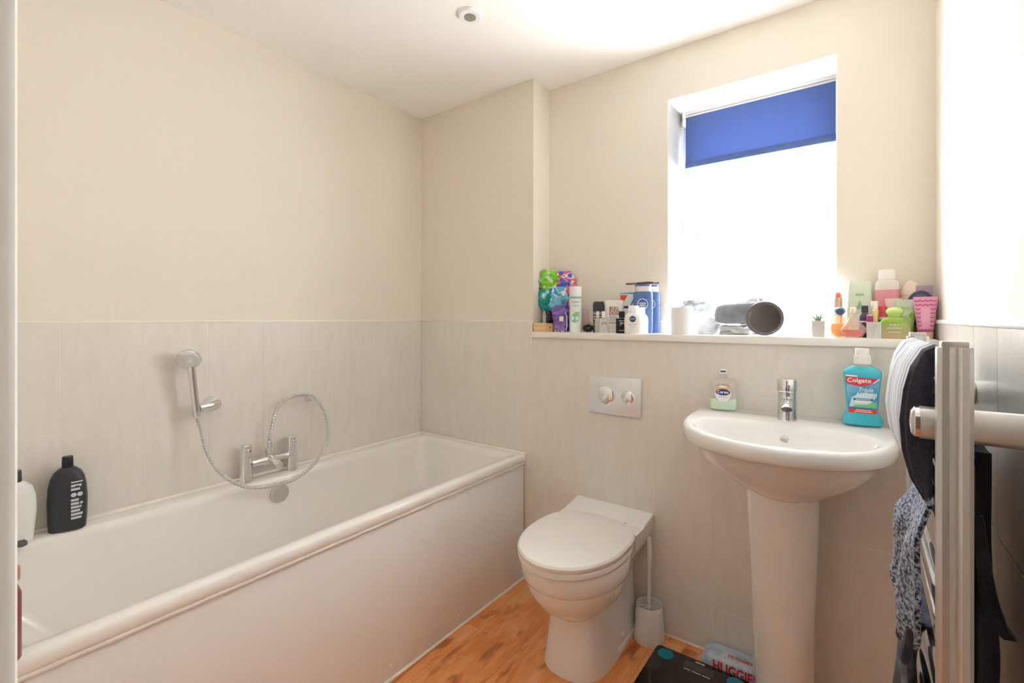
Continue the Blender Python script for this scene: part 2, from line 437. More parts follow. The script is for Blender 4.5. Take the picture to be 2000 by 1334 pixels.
# top hung vent, hinged near the head, bottom pushed out
def vent(g0):
    a = math.radians(24); hz, hy = 2.045, FY1 + 0.004; out_ = []
    for x, y, z in g0.v:      # local z downwards from the hinge = negative
        out_.append((x, hy + y * math.cos(a) - z * math.sin(a), hz + z * math.cos(a) + y * math.sin(a)))
    g0.v = out_; return g0
L = 0.44
g = G().box(LX - 0.003, LX + 0.05, 0, 0.045, -L, 0, 0.005).box(RX - 0.05, RX + 0.003, 0, 0.045, -L, 0, 0.005)
g.box(LX + 0.05, RX - 0.05, 0.001, 0.044, -L, -L + 0.05, 0.005).box(LX + 0.05, RX - 0.05, 0.001, 0.044, -0.05, 0, 0.005)
sash = part('vent_sash', vent(g), M_upvc, win, 'open top hung vent sash')
part('pane', vent(G().box(LX + 0.05, RX - 0.05, 0.02, 0.026, -L + 0.05, -0.05)), M_glassf, sash)
part('gasket', vent(G().box(LX + 0.05, LX + 0.053, 0.004, 0.02, -L + 0.05, -0.05).box(LX + 0.05, RX - 0.05, 0.004, 0.02, -L + 0.05, -L + 0.053)), M_rubber, sash)
hx = -0.345
part('handle', vent(G().box(hx - 0.009, hx + 0.009, -0.022, 0.0, -L + 0.012, -L + 0.04, 0.004).box(hx - 0.0075, hx + 0.0075, -0.028, -0.016, -L + 0.02, -L + 0.105, 0.004)), mat('handle_grey', (150, 152, 158), 0.3), sash)
part('stay_arm', G().tube([(LX + 0.01, FY0 + 0.045, 1.9), (LX + 0.006, FY0 + 0.12, 1.83)], 0.003, 6), M_steel, win)

# roller blind
M_blind = bpy.data.materials.new('blue_blind'); M_blind.use_nodes = True
nt = M_blind.node_tree; b = nt.nodes['Principled BSDF']; b.inputs['Base Color'].default_value = lin((100, 124, 180)); b.inputs['Roughness'].default_value = 0.6
tl = nt.nodes.new('ShaderNodeBsdfTranslucent'); tl.inputs[0].default_value = lin((84, 104, 150)); mx = nt.nodes.new('ShaderNodeMixShader'); mx.inputs[0].default_value = 0.36
nt.links.new(b.outputs[0], mx.inputs[1]); nt.links.new(tl.outputs[0], mx.inputs[2]); nt.links.new(mx.outputs[0], nt.nodes['Material Output'].inputs[0])
BX0, BX1, BY = -0.610, -0.072, 2.098
bl = thing('roller_blind', 'navy blue roller blind pulled part way down the window', 'blind', (0, 0, 0))
part('fabric', G().box(BX0, BX1, BY - 0.0006, BY + 0.0006, 1.853, 2.072), M_blind, bl)
part('hem_bar', G().box(BX0 - 0.001, BX1 + 0.001, BY - 0.0035, BY + 0.0035, 1.852, 1.878, 0.002), M_blind, bl)
part('roller', G().lathe([(0.009, BX0), (0.009, BX1)], (0, BY + 0.0098, 2.075), 16, 'x'), M_wplast, bl)
part('head_rail', G().box(BX0 - 0.006, BX1 + 0.004, BY - 0.003, BY + 0.02, 2.0845, 2.0945, 0.001), M_wplast, bl)
part('bracket', G().box(BX0 - 0.012, BX0 - 0.003, BY - 0.01, BY + 0.026, 2.04, 2.0945, 0.002), M_wplast, bl)
part('bracket', G().box(BX1 + 0.002, BX1 + 0.006, BY - 0.01, BY + 0.026, 2.04, 2.0945, 0.001), M_wplast, bl)
g = G()
for k in range(56):
    z = 2.05 - k * 0.0065
    for dy in (-0.008, 0.012):
        g.lathe([(0.0004, -0.002), (0.002, -0.001), (0.002, 0.001), (0.0004, 0.002)], (BX0 - 0.014 + 0.002, BY - 0.013 + dy * 0.9, z), 6)
part('bead_chain', g, M_wplast, bl, kind='stuff')

# ceiling spotlight that shows, switched off
dl = thing('ceiling_downlight', 'small round white recessed downlight in the ceiling', 'light', (-1.135, 1.283, ZC))
part('bezel', G().lathe([(0.018, -0.009), (0.024, -0.012), (0.040, -0.010), (0.045, -0.003), (0.045, 0.0)], (0, 0, 0), 36), M_wplast, dl)
part('lens', G().lathe([(0.021, -0.0128), (0.021, -0.0095)], (0, 0, 0), 24), mat('lens_grey', (150, 146, 138), 0.3), dl)
# ================================================================== BATH
bath = thing('bath', 'white acrylic bath along the tiled wall', 'bath', ((XL - 1.24) / 2, (YF + YB) / 2, 0))
BO = (bath.location.x, bath.location.y)
def rr(x0, x1, y0, y1, z, r, n=6):
    """rounded rectangle ring relative to the bath centre"""
    pts = []
    for cx, cy, a0 in ((x1 - r, y1 - r, 0), (x0 + r, y1 - r, PI / 2), (x0 + r, y0 + r, PI), (x1 - r, y0 + r, 1.5 * PI)):
        for k in range(n + 1):
            a = a0 + PI / 2 * k / n
            pts.append((cx + r * math.cos(a) - BO[0], cy + r * math.sin(a) - BO[1], z))
    return pts
x0, x1, y0, y1, zr = XL, -1.24, YF, YB, 0.575
rings = [rr(x0, x1 - 0.004, y0, y1, zr - 0.034, 0.004), rr(x0, x1, y0, y1, zr - 0.030, 0.004), rr(x0, x1, y0, y1, zr - 0.006, 0.005),
         rr(x0 + .001, x1 - 0.006, y0 + .001, y1 - .001, zr, 0.008), rr(x0 + 0.06, x1 - 0.042, y0 + 0.05, y1 - 0.036, zr, 0.03),
         rr(x0 + 0.068, x1 - 0.05, y0 + 0.06, y1 - 0.046, zr - 0.006, 0.04), rr(x0 + 0.072, x1 - 0.055, y0 + 0.075, y1 - 0.052, zr - 0.03, 0.05),
         rr(x0 + 0.095, x1 - 0.075, y0 + 0.24, y1 - 0.09, 0.30, 0.07), rr(x0 + 0.115, x1 - 0.095, y0 + 0.36, y1 - 0.12, 0.20, 0.09),
         rr(x0 + 0.15, x1 - 0.13, y0 + 0.42, y1 - 0.17, 0.16, 0.10), rr(x0 + 0.22, x1 - 0.2, y0 + 0.5, y1 - 0.24, 0.15, 0.10)]
part('tub', G().loft(rings, False, True), M_acryl, bath, sharp=0.9)
part('rim_lip', G().box(x1 - 0.012 - BO[0], x1 - 0.001 - BO[0], y0 - BO[1], y1 - BO[1], zr - 0.043, zr - 0.034, 0.003), M_acryl, bath)
part('side_panel', G().box(x1 - 0.03 - BO[0], x1 - 0.012 - BO[0], y0 - BO[1], y1 - BO[1], 0.001, zr - 0.04, 0.002), M_panel, bath)
for yy in (1.345, 1.02):
    part('screw_cap', G().lathe([(0.0045, -0.012), (0.0045, -0.0108), (0.002, -0.0102)], (x1 - BO[0], yy - BO[1], 0.05), 12, 'x'), M_white, bath)
part('wall_sealant', G().tube([(x0 + 0.0075 - BO[0], y0 - BO[1], zr + .003), (x0 + 0.0075 - BO[0], y1 - 0.0075 - BO[1], zr + 0.003), (x1 - BO[0], y1 - 0.0075 - BO[1], zr + .003)], 0.0065, 8), M_seal, bath)
# overflow on the inner wall below the taps
p = onx(545, 963, XL + 0.077)
part('overflow_cover', G().lathe([(0.002, 0.018), (0.032, 0.017), (0.036, 0.013), (0.036, 0.004), (0.026, 0.003), (0.026, -0.01)], (p.x - BO[0] - 0.004, p.y - BO[1], p.z), 28, 'x'), M_steel, bath)

# bath shower mixer --------------------------------------------------
TY0, TY1, TX = 0.853, 1.033, XL + 0.041
mix = thing('bath_mixer_tap', 'chrome two handled bath shower mixer on the bath rim', 'tap', (TX, (TY0 + TY1) / 2, zr + 0.0008))
hy = (TY1 - TY0) / 2
for s_ in (-1, 1):
    pl = part('pillar', G().lathe([(0.025, 0), (0.025, 0.003), (0.0235, 0.012), (0.0185, 0.096), (0.0185, 0.098)], (0, s_ * hy, 0), 24), M_chrome, mix)
    hd = part('handle', G().lathe([(0.0192, 0.0985), (0.0192, 0.136), (0.0165, 0.1395), (0.002, 0.1405)], (0, s_ * hy, 0), 24), M_chrome, mix)
    part('lever_pin', G().tube([(0.017, s_ * hy, 0.121), (0.042, s_ * hy - 0.004, 0.123)], 0.0038, 10), M_chrome, hd)
part('crossbar', G().lathe([(0.0145, -hy + 0.018), (0.0145, -0.03), (0.018, -0.024), (0.018, 0.024), (0.0145, 0.03), (0.0145, hy - 0.018)], (0, 0, 0.062), 18, 'y'), M_chrome, mix)
part('spout', G().loft([se(0.017, 0.012, 0, 2.6, 20)] * 1 + [], False, False) if False else
     G().loft([[(x, 0.0 + 0.016 * math.cos(a), z + h * math.sin(a)) for a in [2 * PI * k / 18 for k in range(18)]] for x, z, h in
               ((0.008, 0.066, 0.014), (0.03, 0.066, 0.013), (0.055, 0.06, 0.011), (0.075, 0.052, 0.009), (0.078, 0.050, 0.008))]), M_chrome, mix)
part('diverter', G().lathe([(0.012, 0.078), (0.012, 0.084), (0.0165, 0.088), (0.0175, 0.098), (0.0165, 0.108), (0.010, 0.112), (0.010, 0.114)], (0, 0, 0), 20), M_chrome, mix)
part('connector', G().lathe([(0.0085, 0.113), (0.0095, 0.118), (0.0085, 0.136), (0.0075, 0.138)], (0, 0, 0), 16), M_chrome, mix)
part('rust_stain', G().box(-0.012, -0.009, -hy + 0.02, hy - 0.02, 0.0, 0.0006), M_rust, mix)

# wall bracket, handset, hose, hose ring
p = onx(405, 795, XL + 0.052)
hb = thing('shower_bracket', 'chrome wall bracket holding the shower handset', 'bracket', (XL, p.y, p.z))
hb0 = Vector((XL, p.y, p.z))
part('wall_boss', G().lathe([(0.026, 0.0), (0.026, 0.004), (0.023, 0.03), (0.020, 0.042), (0.002, 0.046)], (0, 0.028, 0.004), 22, 'x'), M_chrome, hb)
part('cradle_arm', G().tube([(0.030, 0.052, 0.004), (0.0305, 0.049, 0.004), (0.031, 0.042, 0.004), (0.033, 0.032, 0.003), (0.040, 0.005, 0.001), (0.047, -0.020, -0.001), (0.05, -0.028, -0.002)], [0.004, 0.013, 0.0195, 0.0215, 0.0205, 0.017, 0.015], 18), M_chrome, hb)
cl = hb0 + Vector((0.052, -0.036, -0.004))      # cradle centre
hset = thing('shower_handset', 'chrome shower handset leaning in its wall bracket', 'shower head', cl)
top = onx(373, 712, cl.x + 0.006) - cl
ax = top.normalized()
pts = [ax * -0.026, ax * -0.02, ax * 0.0, ax * 0.03, top * 0.75, top * 0.96]
part('grip', G().tube(pts, [0.010, 0.0130, 0.0135, 0.0122, 0.0128, 0.0135], 18), M_chrome, hset)
def disc_along(c, n, prof, seg=28):
    n = Vector(n).normalized(); a = n.orthogonal().normalized(); b_ = n.cross(a); c = Vector(c)
    return G().loft([[c + n * z + (a * math.cos(2 * PI * j / seg) + b_ * math.sin(2 * PI * j / seg)) * r for j in range(seg)] for r, z in prof])
hn = Vector((0.72, -0.25, -0.42))
hc = onx(368, 706, cl.x + 0.004) - cl + Vector((0.0, 0, 0.006))
part('spray_head', disc_along(hc, hn, [(0.014, -0.030), (0.030, -0.023), (0.038, -0.007), (0.039, 0.004), (0.036, 0.009), (0.003, 0.010)]), M_chrome, hset)
part('spray_plate', disc_along(hc, hn, [(0.034, 0.009), (0.032, 0.0115), (0.008, 0.012), (0.006, 0.014), (0.001, 0.0142)]), mat('spray_grey', (215, 216, 214), 0.3), hset)
dv = Vector((TX, (TY0 + TY1) / 2, zr + 0.137))
ctl = [dv, dv + Vector((0.002, 0.003, 0.03)), onx(540, 800, XL + 0.04), onx(562, 778, XL + 0.035), onx(590, 770, XL + 0.03), onx(615, 776, XL + 0.03), onx(637, 812, XL + 0.045),
       onx(641, 852, XL + 0.075), onx(624, 893, XL + 0.105), onx(585, 930, XL + 0.118), onx(535, 948, XL + 0.118), onx(480, 951, XL + 0.114), onx(432, 925, XL + 0.1),
       onx(404, 882, XL + 0.08), onx(392, 835, XL + 0.06), cl + ax * -0.03]
path = smooth_path(ctl, 34)
rad = [0.0072 if (i // 2) % 2 else 0.0050 for i in range(len(path))]
single('shower_hose', G().tube([q - cl for q in path], rad, 10), M_steel, 'ribbed chrome shower hose looping from the mixer to the handset', 'hose', cl, sharp=1.2)
p = onx(600, 776, XL)
hr = thing('hose_ring', 'small chrome ring on the wall guiding the shower hose', 'hose ring', (XL, p.y, p.z))
part('rose', G().lathe([(0.014, 0), (0.014, 0.004), (0.007, 0.007), (0.006, 0.016)], (0, 0, -0.006), 18, 'x'), M_chrome, hr)
part('ring', G().tube([(0.03 + 0.012 * math.cos(a), 0.004 * math.cos(a), 0.002 + 0.012 * math.sin(a)) for a in [2 * PI * k / 20 for k in range(21)]], 0.0028, 8, False), M_chrome, hr)

# ================================================================== TOILET
TXc = -0.805
toi = thing('toilet', 'white ceramic toilet with closed lid standing against the tiled boxing', 'toilet', (TXc, YB, 0))
def egg(hw, yf, yb, yc, z, n=2.0, nb=2.0, seg=48):
    """front nose at yf, back at yb (world y), widest at yc"""
    r = []
    for j in range(seg):
        a = 2 * PI * j / seg; c, s_ = math.cos(a), math.sin(a)
        ex = n if s_ < 0 else nb; ln = (yc - yf) if s_ < 0 else (yb - yc)
        r.append((hw * math.copysign(abs(c) ** (2 / ex), c), yc - YB + ln * math.copysign(abs(s_) ** (2 / ex), s_), z))
    return r
YBk = YB - 0.001
part('pedestal', G().loft([egg(0.118, 1.368, YBk, 1.50, 0.0, 2.3, 9), egg(0.115, 1.37, YBk, 1.50, 0.02, 2.3, 9), egg(0.106, 1.385, YBk, 1.50, 0.10, 2.3, 9),
      egg(0.098, 1.40, YBk, 1.5, 0.18, 2.3, 9), egg(0.10, 1.40, YBk, 1.5, 0.25, 2.3, 9), egg(0.13, 1.36, YBk, 1.5, 0.34, 2.3, 9), egg(0.155, 1.32, YBk, 1.5, 0.375, 2.2, 9)]), M_ceram, toi)
part('bowl', G().loft([egg(0.07, 1.39, 1.62, 1.48, 0.185), egg(0.10, 1.355, 1.66, 1.48, 0.203), egg(0.138, 1.305, 1.68, 1.48, 0.243), egg(0.160, 1.275, 1.68, 1.48, 0.29),
      egg(0.166, 1.268, 1.68, 1.48, 0.315), egg(0.165, 1.27, 1.68, 1.48, 0.32), egg(0.174, 1.258, 1.68, 1.48, 0.328), egg(0.180, 1.250, 1.68, 1.48, 0.345), egg(0.182, 1.246, 1.68, 1.48, 0.385), egg(0.178, 1.25, 1.68, 1.48, 0.392)]), M_ceram, toi)
bk = []
for z, hw, yf in ((0.26, 0.10, 1.68), (0.30, 0.118, 1.66), (0.345, 0.148, 1.63), (0.375, 0.160, 1.615), (0.41, 0.164, 1.61), (0.428, 0.165, 1.615)):
    bk.append([(-hw, yf - YB, z), (hw, yf - YB, z), (hw, YBk - YB, z), (-hw, YBk - YB, z)])
g = G().loft(bk)
g.loft([[(sx_ * 0.165, y - YB, z) for sx_, y, z in ((-1, 1.68, 0.42), (1, 1.68, 0.42), (1, YBk, 0.42), (-1, YBk, 0.42))], [(sx_ * 0.165, y - YB, z) for sx_, y, z in ((-1, 1.69, 0.432), (1, 1.69, 0.432), (1, YBk, 0.443), (-1, YBk, 0.443))], [(sx_ * 0.162, y - YB, z) for sx_, y, z in ((-1, 1.715, 0.437), (1, 1.715, 0.437), (1, YBk, 0.448), (-1, YBk, 0.448))]])
part('rear_shelf', g, M_ceram, toi)
part('seat', G().loft([egg(0.176, 1.237, 1.655, 1.47, 0.396, 2.05, 3), egg(0.180, 1.232, 1.66, 1.47, 0.400, 2.05, 3), egg(0.181, 1.231, 1.66, 1.47, 0.412, 2.05, 3), egg(0.178, 1.235, 1.655, 1.47, 0.4175, 2.05, 3)]), M_seat, toi)
part('lid', G().loft([egg(0.178, 1.232, 1.672, 1.47, 0.4195, 2.05, 3), egg(0.181, 1.229, 1.676, 1.47, 0.424, 2.05, 3), egg(0.181, 1.229, 1.676, 1.47, 0.432, 2.05, 3), egg(0.176, 1.235, 1.67, 1.47, 0.4385, 2.05, 3), egg(0.158, 1.255, 1.65, 1.47, 0.4425, 2.05, 3), egg(0.06, 1.38, 1.55, 1.47, 0.444, 2.05, 2.4)]), M_seat, toi)
for s_ in (-1, 1):
    part('hinge', G().lathe([(0.007, s_ * 0.075 - 0.02), (0.007, s_ * 0.075 + 0.02)], (0, 1.678 - YB, 0.4305), 14, 'x'), M_seat, toi)
    part('fixing_cap', G().lathe([(0.009, s_ * 0.110), (0.009, s_ * 0.1165), (0.003, s_ * 0.119)], (0, 1.62 - YB, 0.055), 14, 'x'), M_wplast, toi)
    part('floor_flange', G().box(s_ * 0.1 - 0.02, s_ * 0.1 + 0.02, 1.56 - YB, YBk - YB, 0.0, 0.03, 0.008), M_ceram, toi)

# flush plate
pc = (ony(1153, 768, YB) + ony(1255, 779, YB)) / 2
fp = thing('flush_plate', 'chrome dual flush plate with two round buttons on the tiles', 'flush plate', (pc.x, YB, pc.z))
part('plate', G().box(-0.112, 0.112, -0.013, 0, -0.077, 0.077, 0.004, 3), mat('satin_chrome', (228, 231, 236), 0.28, 0.6), fp)
for x, r in ((-0.035, 0.0365), (0.058, 0.0265)):
    part('button_ring', G().lathe([(r + 0.0018, -0.0142), (r + 0.0018, -0.0125), (r - 0.001, -0.0125), (r - 0.001, -0.0142)], (x, 0, 0.0), 36, 'y'), M_chrome, fp)
    part('button', G().lathe([(r - 0.0006, -0.011), (r - 0.0006, -0.0145), (r * 0.9, -0.0165), (r * 0.6, -0.019), (r * 0.3, -0.0203), (0.0005, -0.0207)], (x, 0, 0.0), 36, 'y'), M_chrome, fp)

# ================================================================== BASIN
BXc, BYb = -0.192, YB
bas = thing('wash_basin', 'white ceramic wash basin on a full pedestal', 'basin', (BXc, BYb, 0))
def bring(hw, yf, yb, z, zb=None, n=2.35, seg=64):
    """basin outline: flat back at yb, curved front at yf"""
    r = []; yc = yb - 0.16 * (yb - yf) / 0.42
    for j in range(seg):
        a = 2 * PI * j / seg; c, s_ = math.cos(a), math.sin(a)
        ex = n if s_ < 0 else 7.0; ln = (yc - yf) if s_ < 0 else (yb - yc)
        x = hw * math.copysign(abs(c) ** (2 / (2.0 if s_ < 0 else 7.0)), c)
        if s_ > 0: x = hw * math.copysign(abs(c) ** (2 / 7.0), c) * (1 - 0.09 * abs(s_))
        y = yc + ln * math.copysign(abs(s_) ** (2 / ex), s_)
        r.append((x, y - BYb, z + (0 if zb is None else (zb - z) * max(0, (y - yf) / (yb - yf)))))
    return r
YK = YB - 0.001
F0 = 1.375
outer = [bring(0.085, 1.60, YK, 0.655, n=2.2), bring(0.115, 1.555, YK, 0.676, n=2.2), bring(0.158, 1.505, YK, 0.708), bring(0.208, 1.447, YK, 0.752), bring(0.236, 1.418, YK, 0.79),
         bring(0.247, 1.406, YK, 0.812, 0.82), bring(0.252, 1.400, YK, 0.816, 0.826), bring(0.266, 1.386, YK, 0.818, 0.831), bring(0.275, 1.377, YK, 0.826, 0.842), bring(0.277, F0, YK, 0.838, 0.858), bring(0.277, F0, YK, 0.854, 0.876), bring(0.273, F0 + 0.005, YK, 0.862, 0.885), bring(0.264, F0 + 0.014, YK - 0.004, 0.866, 0.889)]
def inner(hw, yf, yb, z, zb=None): return bring(hw, yf, yb, z, zb, 2.2)
def iring(hw, yf, yb, z, zb=None, seg=64):
    r = []; yc = yf + (yb - yf) * 0.62
    for j in range(seg):
        a = 2 * PI * j / seg; c, s_ = math.cos(a), math.sin(a)
        ex = 2.15 if s_ < 0 else 3.2; ln = (yc - yf) if s_ < 0 else (yb - yc)
        y = yc + ln * math.copysign(abs(s_) ** (2 / ex), s_)
        r.append((hw * math.copysign(abs(c) ** (2 / (2.1 if s_ < 0 else 3.0)), c), y - BYb, z + (0 if zb is None else (zb - z) * max(0, (y - yf) / (yb - yf)))))
    return r
ins = [iring(0.238, F0 + 0.033, 1.665, 0.8655, 0.880), iring(0.230, F0 + 0.040, 1.655, 0.858, 0.873), iring(0.222, F0 + 0.05, 1.645, 0.845, 0.855), iring(0.195, F0 + 0.075, 1.63, 0.80, 0.80), iring(0.14, F0 + 0.12, 1.60, 0.765, 0.76), iring(0.03, 1.52, 1.57, 0.75)]
part('basin', G().loft(outer + ins, True, True), M_ceram, bas, sharp=1.0)
part('waste', G().lathe([(0.022, 0.7515), (0.022, 0.754), (0.012, 0.7525)], (0, 1.545 - BYb, 0), 20), M_chrome, bas)
q = ony(1531, 858, 1.641)
part('overflow_ring', disc_along((q.x - BXc, 1.640 - BYb, q.z), (0, -1, 0.35), [(0.0125, -0.004), (0.0125, 0.003), (0.0095, 0.0035), (0.0095, -0.002)], 24), M_chrome, bas)
part('overflow_plug', disc_along((q.x - BXc, 1.640 - BYb, q.z), (0, -1, 0.35), [(0.0096, -0.004), (0.0096, 0.0005), (0.002, 0.001)], 20), mat('overflow_grey', (190, 184, 176), 0.4), bas)
def pring(hw, yf, z, seg=40):
    r = []
    for j in range(seg):
        a = 2 * PI * j / seg; c, s_ = math.cos(a), math.sin(a)
        yc = yf + 0.075
        if s_ < 0: x = hw * math.copysign(abs(c) ** 0.85, c); y = yc - 0.075 * abs(s_) ** 0.9
        else: x = math.copysign(0.055 + (hw - 0.055) * max(0, 1 - s_ * 5), c) * min(1, abs(c) * 6); y = yc + (YK - yc) * min(1, s_ * 1.25)
        r.append((x, y - BYb, z))
    return r
part('pedestal', G().loft([pring(0.079, 1.612, 0), pring(0.079, 1.61, 0.01), pring(0.080, 1.608, 0.1), pring(0.085, 1.60, 0.3), pring(0.094, 1.588, 0.55), pring(0.099, 1.575, 0.70)]), M_ceram, bas)

# basin mixer
q = ony(1537, 828, 1.712)
bt = thing('basin_mixer_tap', 'chrome single lever basin mixer on the wash basin', 'tap', (q.x, 1.712, 0.884), 0.1)
part('body', G().lathe([(0.0285, -0.004), (0.0285, 0.002), (0.0265, 0.012), (0.0262, 0.03), (0.0262, 0.086)], (0, 0, 0), 32), M_chrome, bt)
part('lever_cap', G().lathe([(0.0278, 0.087), (0.0285, 0.09), (0.0285, 0.123), (0.026, 0.127), (0.002, 0.1285)], (0, 0, 0), 32), M_chrome, bt)
part('spout', G().loft([[(0.015 * math.cos(a), y, z + h * math.sin(a)) for a in [2 * PI * k / 20 for k in range(20)]] for y, z, h in
     ((-0.018, 0.062, 0.014), (-0.05, 0.06, 0.0125), (-0.085, 0.054, 0.0105), (-0.108, 0.049, 0.009), (-0.111, 0.048, 0.0075))]), M_chrome, bt)
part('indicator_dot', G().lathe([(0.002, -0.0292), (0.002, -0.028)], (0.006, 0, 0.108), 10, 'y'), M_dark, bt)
part('dark_reflection', G().box(-0.003, -0.0015, -0.0291, -0.027, 0.09, 0.102), M_dark, bt)  # thin dark strip standing in for a reflection on the chrome lever cap

# ================================================================== TOWEL RADIATOR
RXc, RY0, RY1 = 0.098, 0.832, 1.315
rad_ = thing('towel_radiator', 'tall chrome ladder towel radiator on the right wall', 'radiator', (RXc, (RY0 + RY1) / 2, 0))
def rl(x, y, z): return (x - RXc, y - (RY0 + RY1) / 2, z)
def upright(yc):
    prof = [(-0.0185, 0.000), (-0.0175, -0.009), (-0.013, -0.0140), (-0.006, -0.0150), (-0.0015, -0.0125), (0.0015, -0.0125), (0.006, -0.0150), (0.013, -0.0140), (0.0175, -0.009), (0.0185, 0.0),
            (0.0175, 0.010), (0.012, 0.0150), (0.0, 0.0165), (-0.012, 0.0150), (-0.0175, 0.010)]
    g = G().loft([[rl(RXc + x * k, yc + y * k, z) for x, y in prof] for z, k in ((0.33, 0.9), (0.333, 1), (1.160, 1), (1.163, 0.96))])
    return g
for yc in (RY0, RY1):
    up = part('upright', upright(yc), M_steel, rad_)
    part('end_cap', G().box(*[rl(RXc - 0.0135, 0, 0)[0], rl(RXc + 0.0135, 0, 0)[0]], rl(0, yc - 0.009, 0)[1], rl(0, yc + 0.012, 0)[1], 1.162, 1.171, 0.002), M_steel, up)
rails = [1.135, 1.095, 1.0, 0.955, 0.91, 0.78, 0.735, 0.69, 0.58, 0.535, 0.42, 0.375]
for z in rails:
    part('rail', G().tube([rl(RXc, RY0 + 0.012, z), rl(RXc, RY1 - 0.012, z)], 0.0105, 14), M_chrome, rad_)
for yc, z in ((0.868, 1.056), (1.28, 1.056), (0.868, 0.47), (1.28, 0.47)):
    br = part('wall_bracket', G().tube([rl(0.066, yc, z), rl(XRt - 0.0085, yc, z)], 0.0225, 24), M_steel, rad_)
    part('clamp_cap', G().lathe([(0.0225, rl(0.066, 0, 0)[0]), (0.0215, rl(0.061, 0, 0)[0]), (0.016, rl(0.057, 0, 0)[0]), (0.002, rl(0.0555, 0, 0)[0])], (0, rl(0, yc, 0)[1], z), 24, 'x'), M_chrome, br)

# towels -------------------------------------------------------------
def fabric(name, cols, rough=0.95, scale=400, streak=None, mott=None):
    m = bpy.data.materials.new(name); m.use_nodes = True; nt = m.node_tree; b = nt.nodes['Principled BSDF']
    b.inputs['Roughness'].default_value = rough; b.inputs['Sheen Weight'].default_value = 0.3; b.inputs['Specular IOR Level'].default_value = 0.1
    tc = nt.nodes.new('ShaderNodeTexCoord')
    n = nt.nodes.new('ShaderNodeTexNoise'); mp = nt.nodes.new('ShaderNodeMapping'); nt.links.new(tc.outputs['Object'], mp.inputs[0]); nt.links.new(mp.outputs[0], n.inputs[0])
    mp.inputs['Scale'].default_value = streak or (1, 1, 1); n.inputs['Scale'].default_value = mott or scale; n.inputs['Detail'].default_value = 5
    r = nt.nodes.new('ShaderNodeValToRGB'); e = r.color_ramp.elements
    while len(e) < len(cols): e.new(0.5)
    for i, (p_, c) in enumerate(cols): e[i].position = p_; e[i].color = lin(c)
    nt.links.new(n.outputs[0], r.inputs[0]); nt.links.new(r.outputs[0], b.inputs['Base Color'])
    n2 = nt.nodes.new('ShaderNodeTexNoise'); n2.inputs['Scale'].default_value = scale; nt.links.new(tc.outputs['Object'], n2.inputs[0])
    bp = nt.nodes.new('ShaderNodeBump'); bp.inputs['Strength'].default_value = 0.7; bp.inputs['Distance'].default_value = 0.004
    nt.links.new(n2.outputs[0], bp.inputs['Height']); nt.links.new(bp.outputs[0], b.inputs['Normal'])
    return m
M_tstripe = fabric('striped_towel', [(0.36, (70, 68, 82)), (0.43, (190, 192, 202)), (0.52, (232, 234, 240)), (0.66, (212, 215, 224))], streak=(3, 34, 1.0), mott=1.6, scale=700)
M_tnavy = fabric('navy_towel', [(0.3, (40, 40, 58)), (0.7, (62, 60, 78))], mott=60, scale=800)
M_tmott = fabric('mottled_knit', [(0.40, (34, 38, 56)), (0.49, (120, 132, 158)), (0.58, (178, 188, 206))], mott=210, scale=500)
M_tblack = fabric('black_towel', [(0.3, (16, 18, 24)), (0.7, (38, 42, 54))], mott=20, scale=800)
M_tcharc = fabric('charcoal_towel', [(0.35, (36, 38, 46)), (0.65, (92, 100, 116))], mott=40, scale=600)

def sheet_loft(sections, th=0.006):
    """closed loft along y: each section is (y, [(x, z) ...]) open profile thickened by th"""
    rings = []
    for y, pr in sections:
        n = len(pr); L_, R_ = [], []
        for i, (x, z) in enumerate(pr):
            a = Vector(pr[max(i - 1, 0)]); b_ = Vector(pr[min(i + 1, n - 1)]); t = (b_ - a).normalized(); nx, nz2 = -t.y, t.x
            L_.append((x + nx * th / 2, y, z + nz2 * th / 2)); R_.append((x - nx * th / 2, y, z - nz2 * th / 2))
        rings.append(L_ + R_[::-1])
    return G().loft(rings)

# folded striped towel over the top rails: a fat roll shown from its end
def belly(y, k, nzs=0.0):
    pr = [(0.0985, 1.1565), (0.085, 1.1635), (0.070, 1.156), (0.057, 1.130), (0.0495, 1.095), (0.046, 1.05), (0.050, 1.005), (0.060, 0.967), (0.076, 0.937), (0.0825, 0.945),
          (0.0835, 1.0), (0.0845, 1.06), (0.0848, 1.12), (0.0862, 1.143), (0.098, 1.1485)]
    out_ = []
    for i, (x, z) in enumerate(pr):
        if 1 < i < 9: x = 0.083 - (0.083 - x) * k + 0.0025 * math.sin(9 * z + y * 31)
        out_.append((x, y, z + nzs * (1.15 - z)))
    return out_
tw = thing('striped_towel', 'folded grey and white striped towel draped over the top rails of the radiator', 'towel', (0, 0, 0))
NY = 22; rings = []
for i in range(NY + 1):
    t = i / NY; y = 0.905 + t * 0.355
    k = 1.0 + 0.28 * math.sin(PI * min(1, t * 1.05)) - 0.06 * t
    rings.append(belly(y, k * 0.97, 0.12 * t))
part('fold', G().loft(rings, True, True), M_tstripe, tw, sharp=1.4)
# inner roll seen at the near end, slightly proud
inn = [belly(0.900 + 0.003 * i, [0.74, 0.80, 0.83, 0.83][i]) for i in range(4)]
inn = [[(x, y, z - 0.004 if z > 1.1 else z + 0.002) for x, y, z in r] for r in inn]
part('inner_layers', G().loft(inn), M_tnavy, tw, sharp=1.4)
part('back_flap', sheet_loft([(y, [(0.100, 1.1525), (0.110, 1.150), (0.1155, 1.135), (0.1165, 1.09), (0.117, 1.03 + 0.01 * math.sin(y * 40))]) for y in [0.91 + 0.035 * i for i in range(10)]], 0.005), M_tnavy, tw, sharp=1.4)

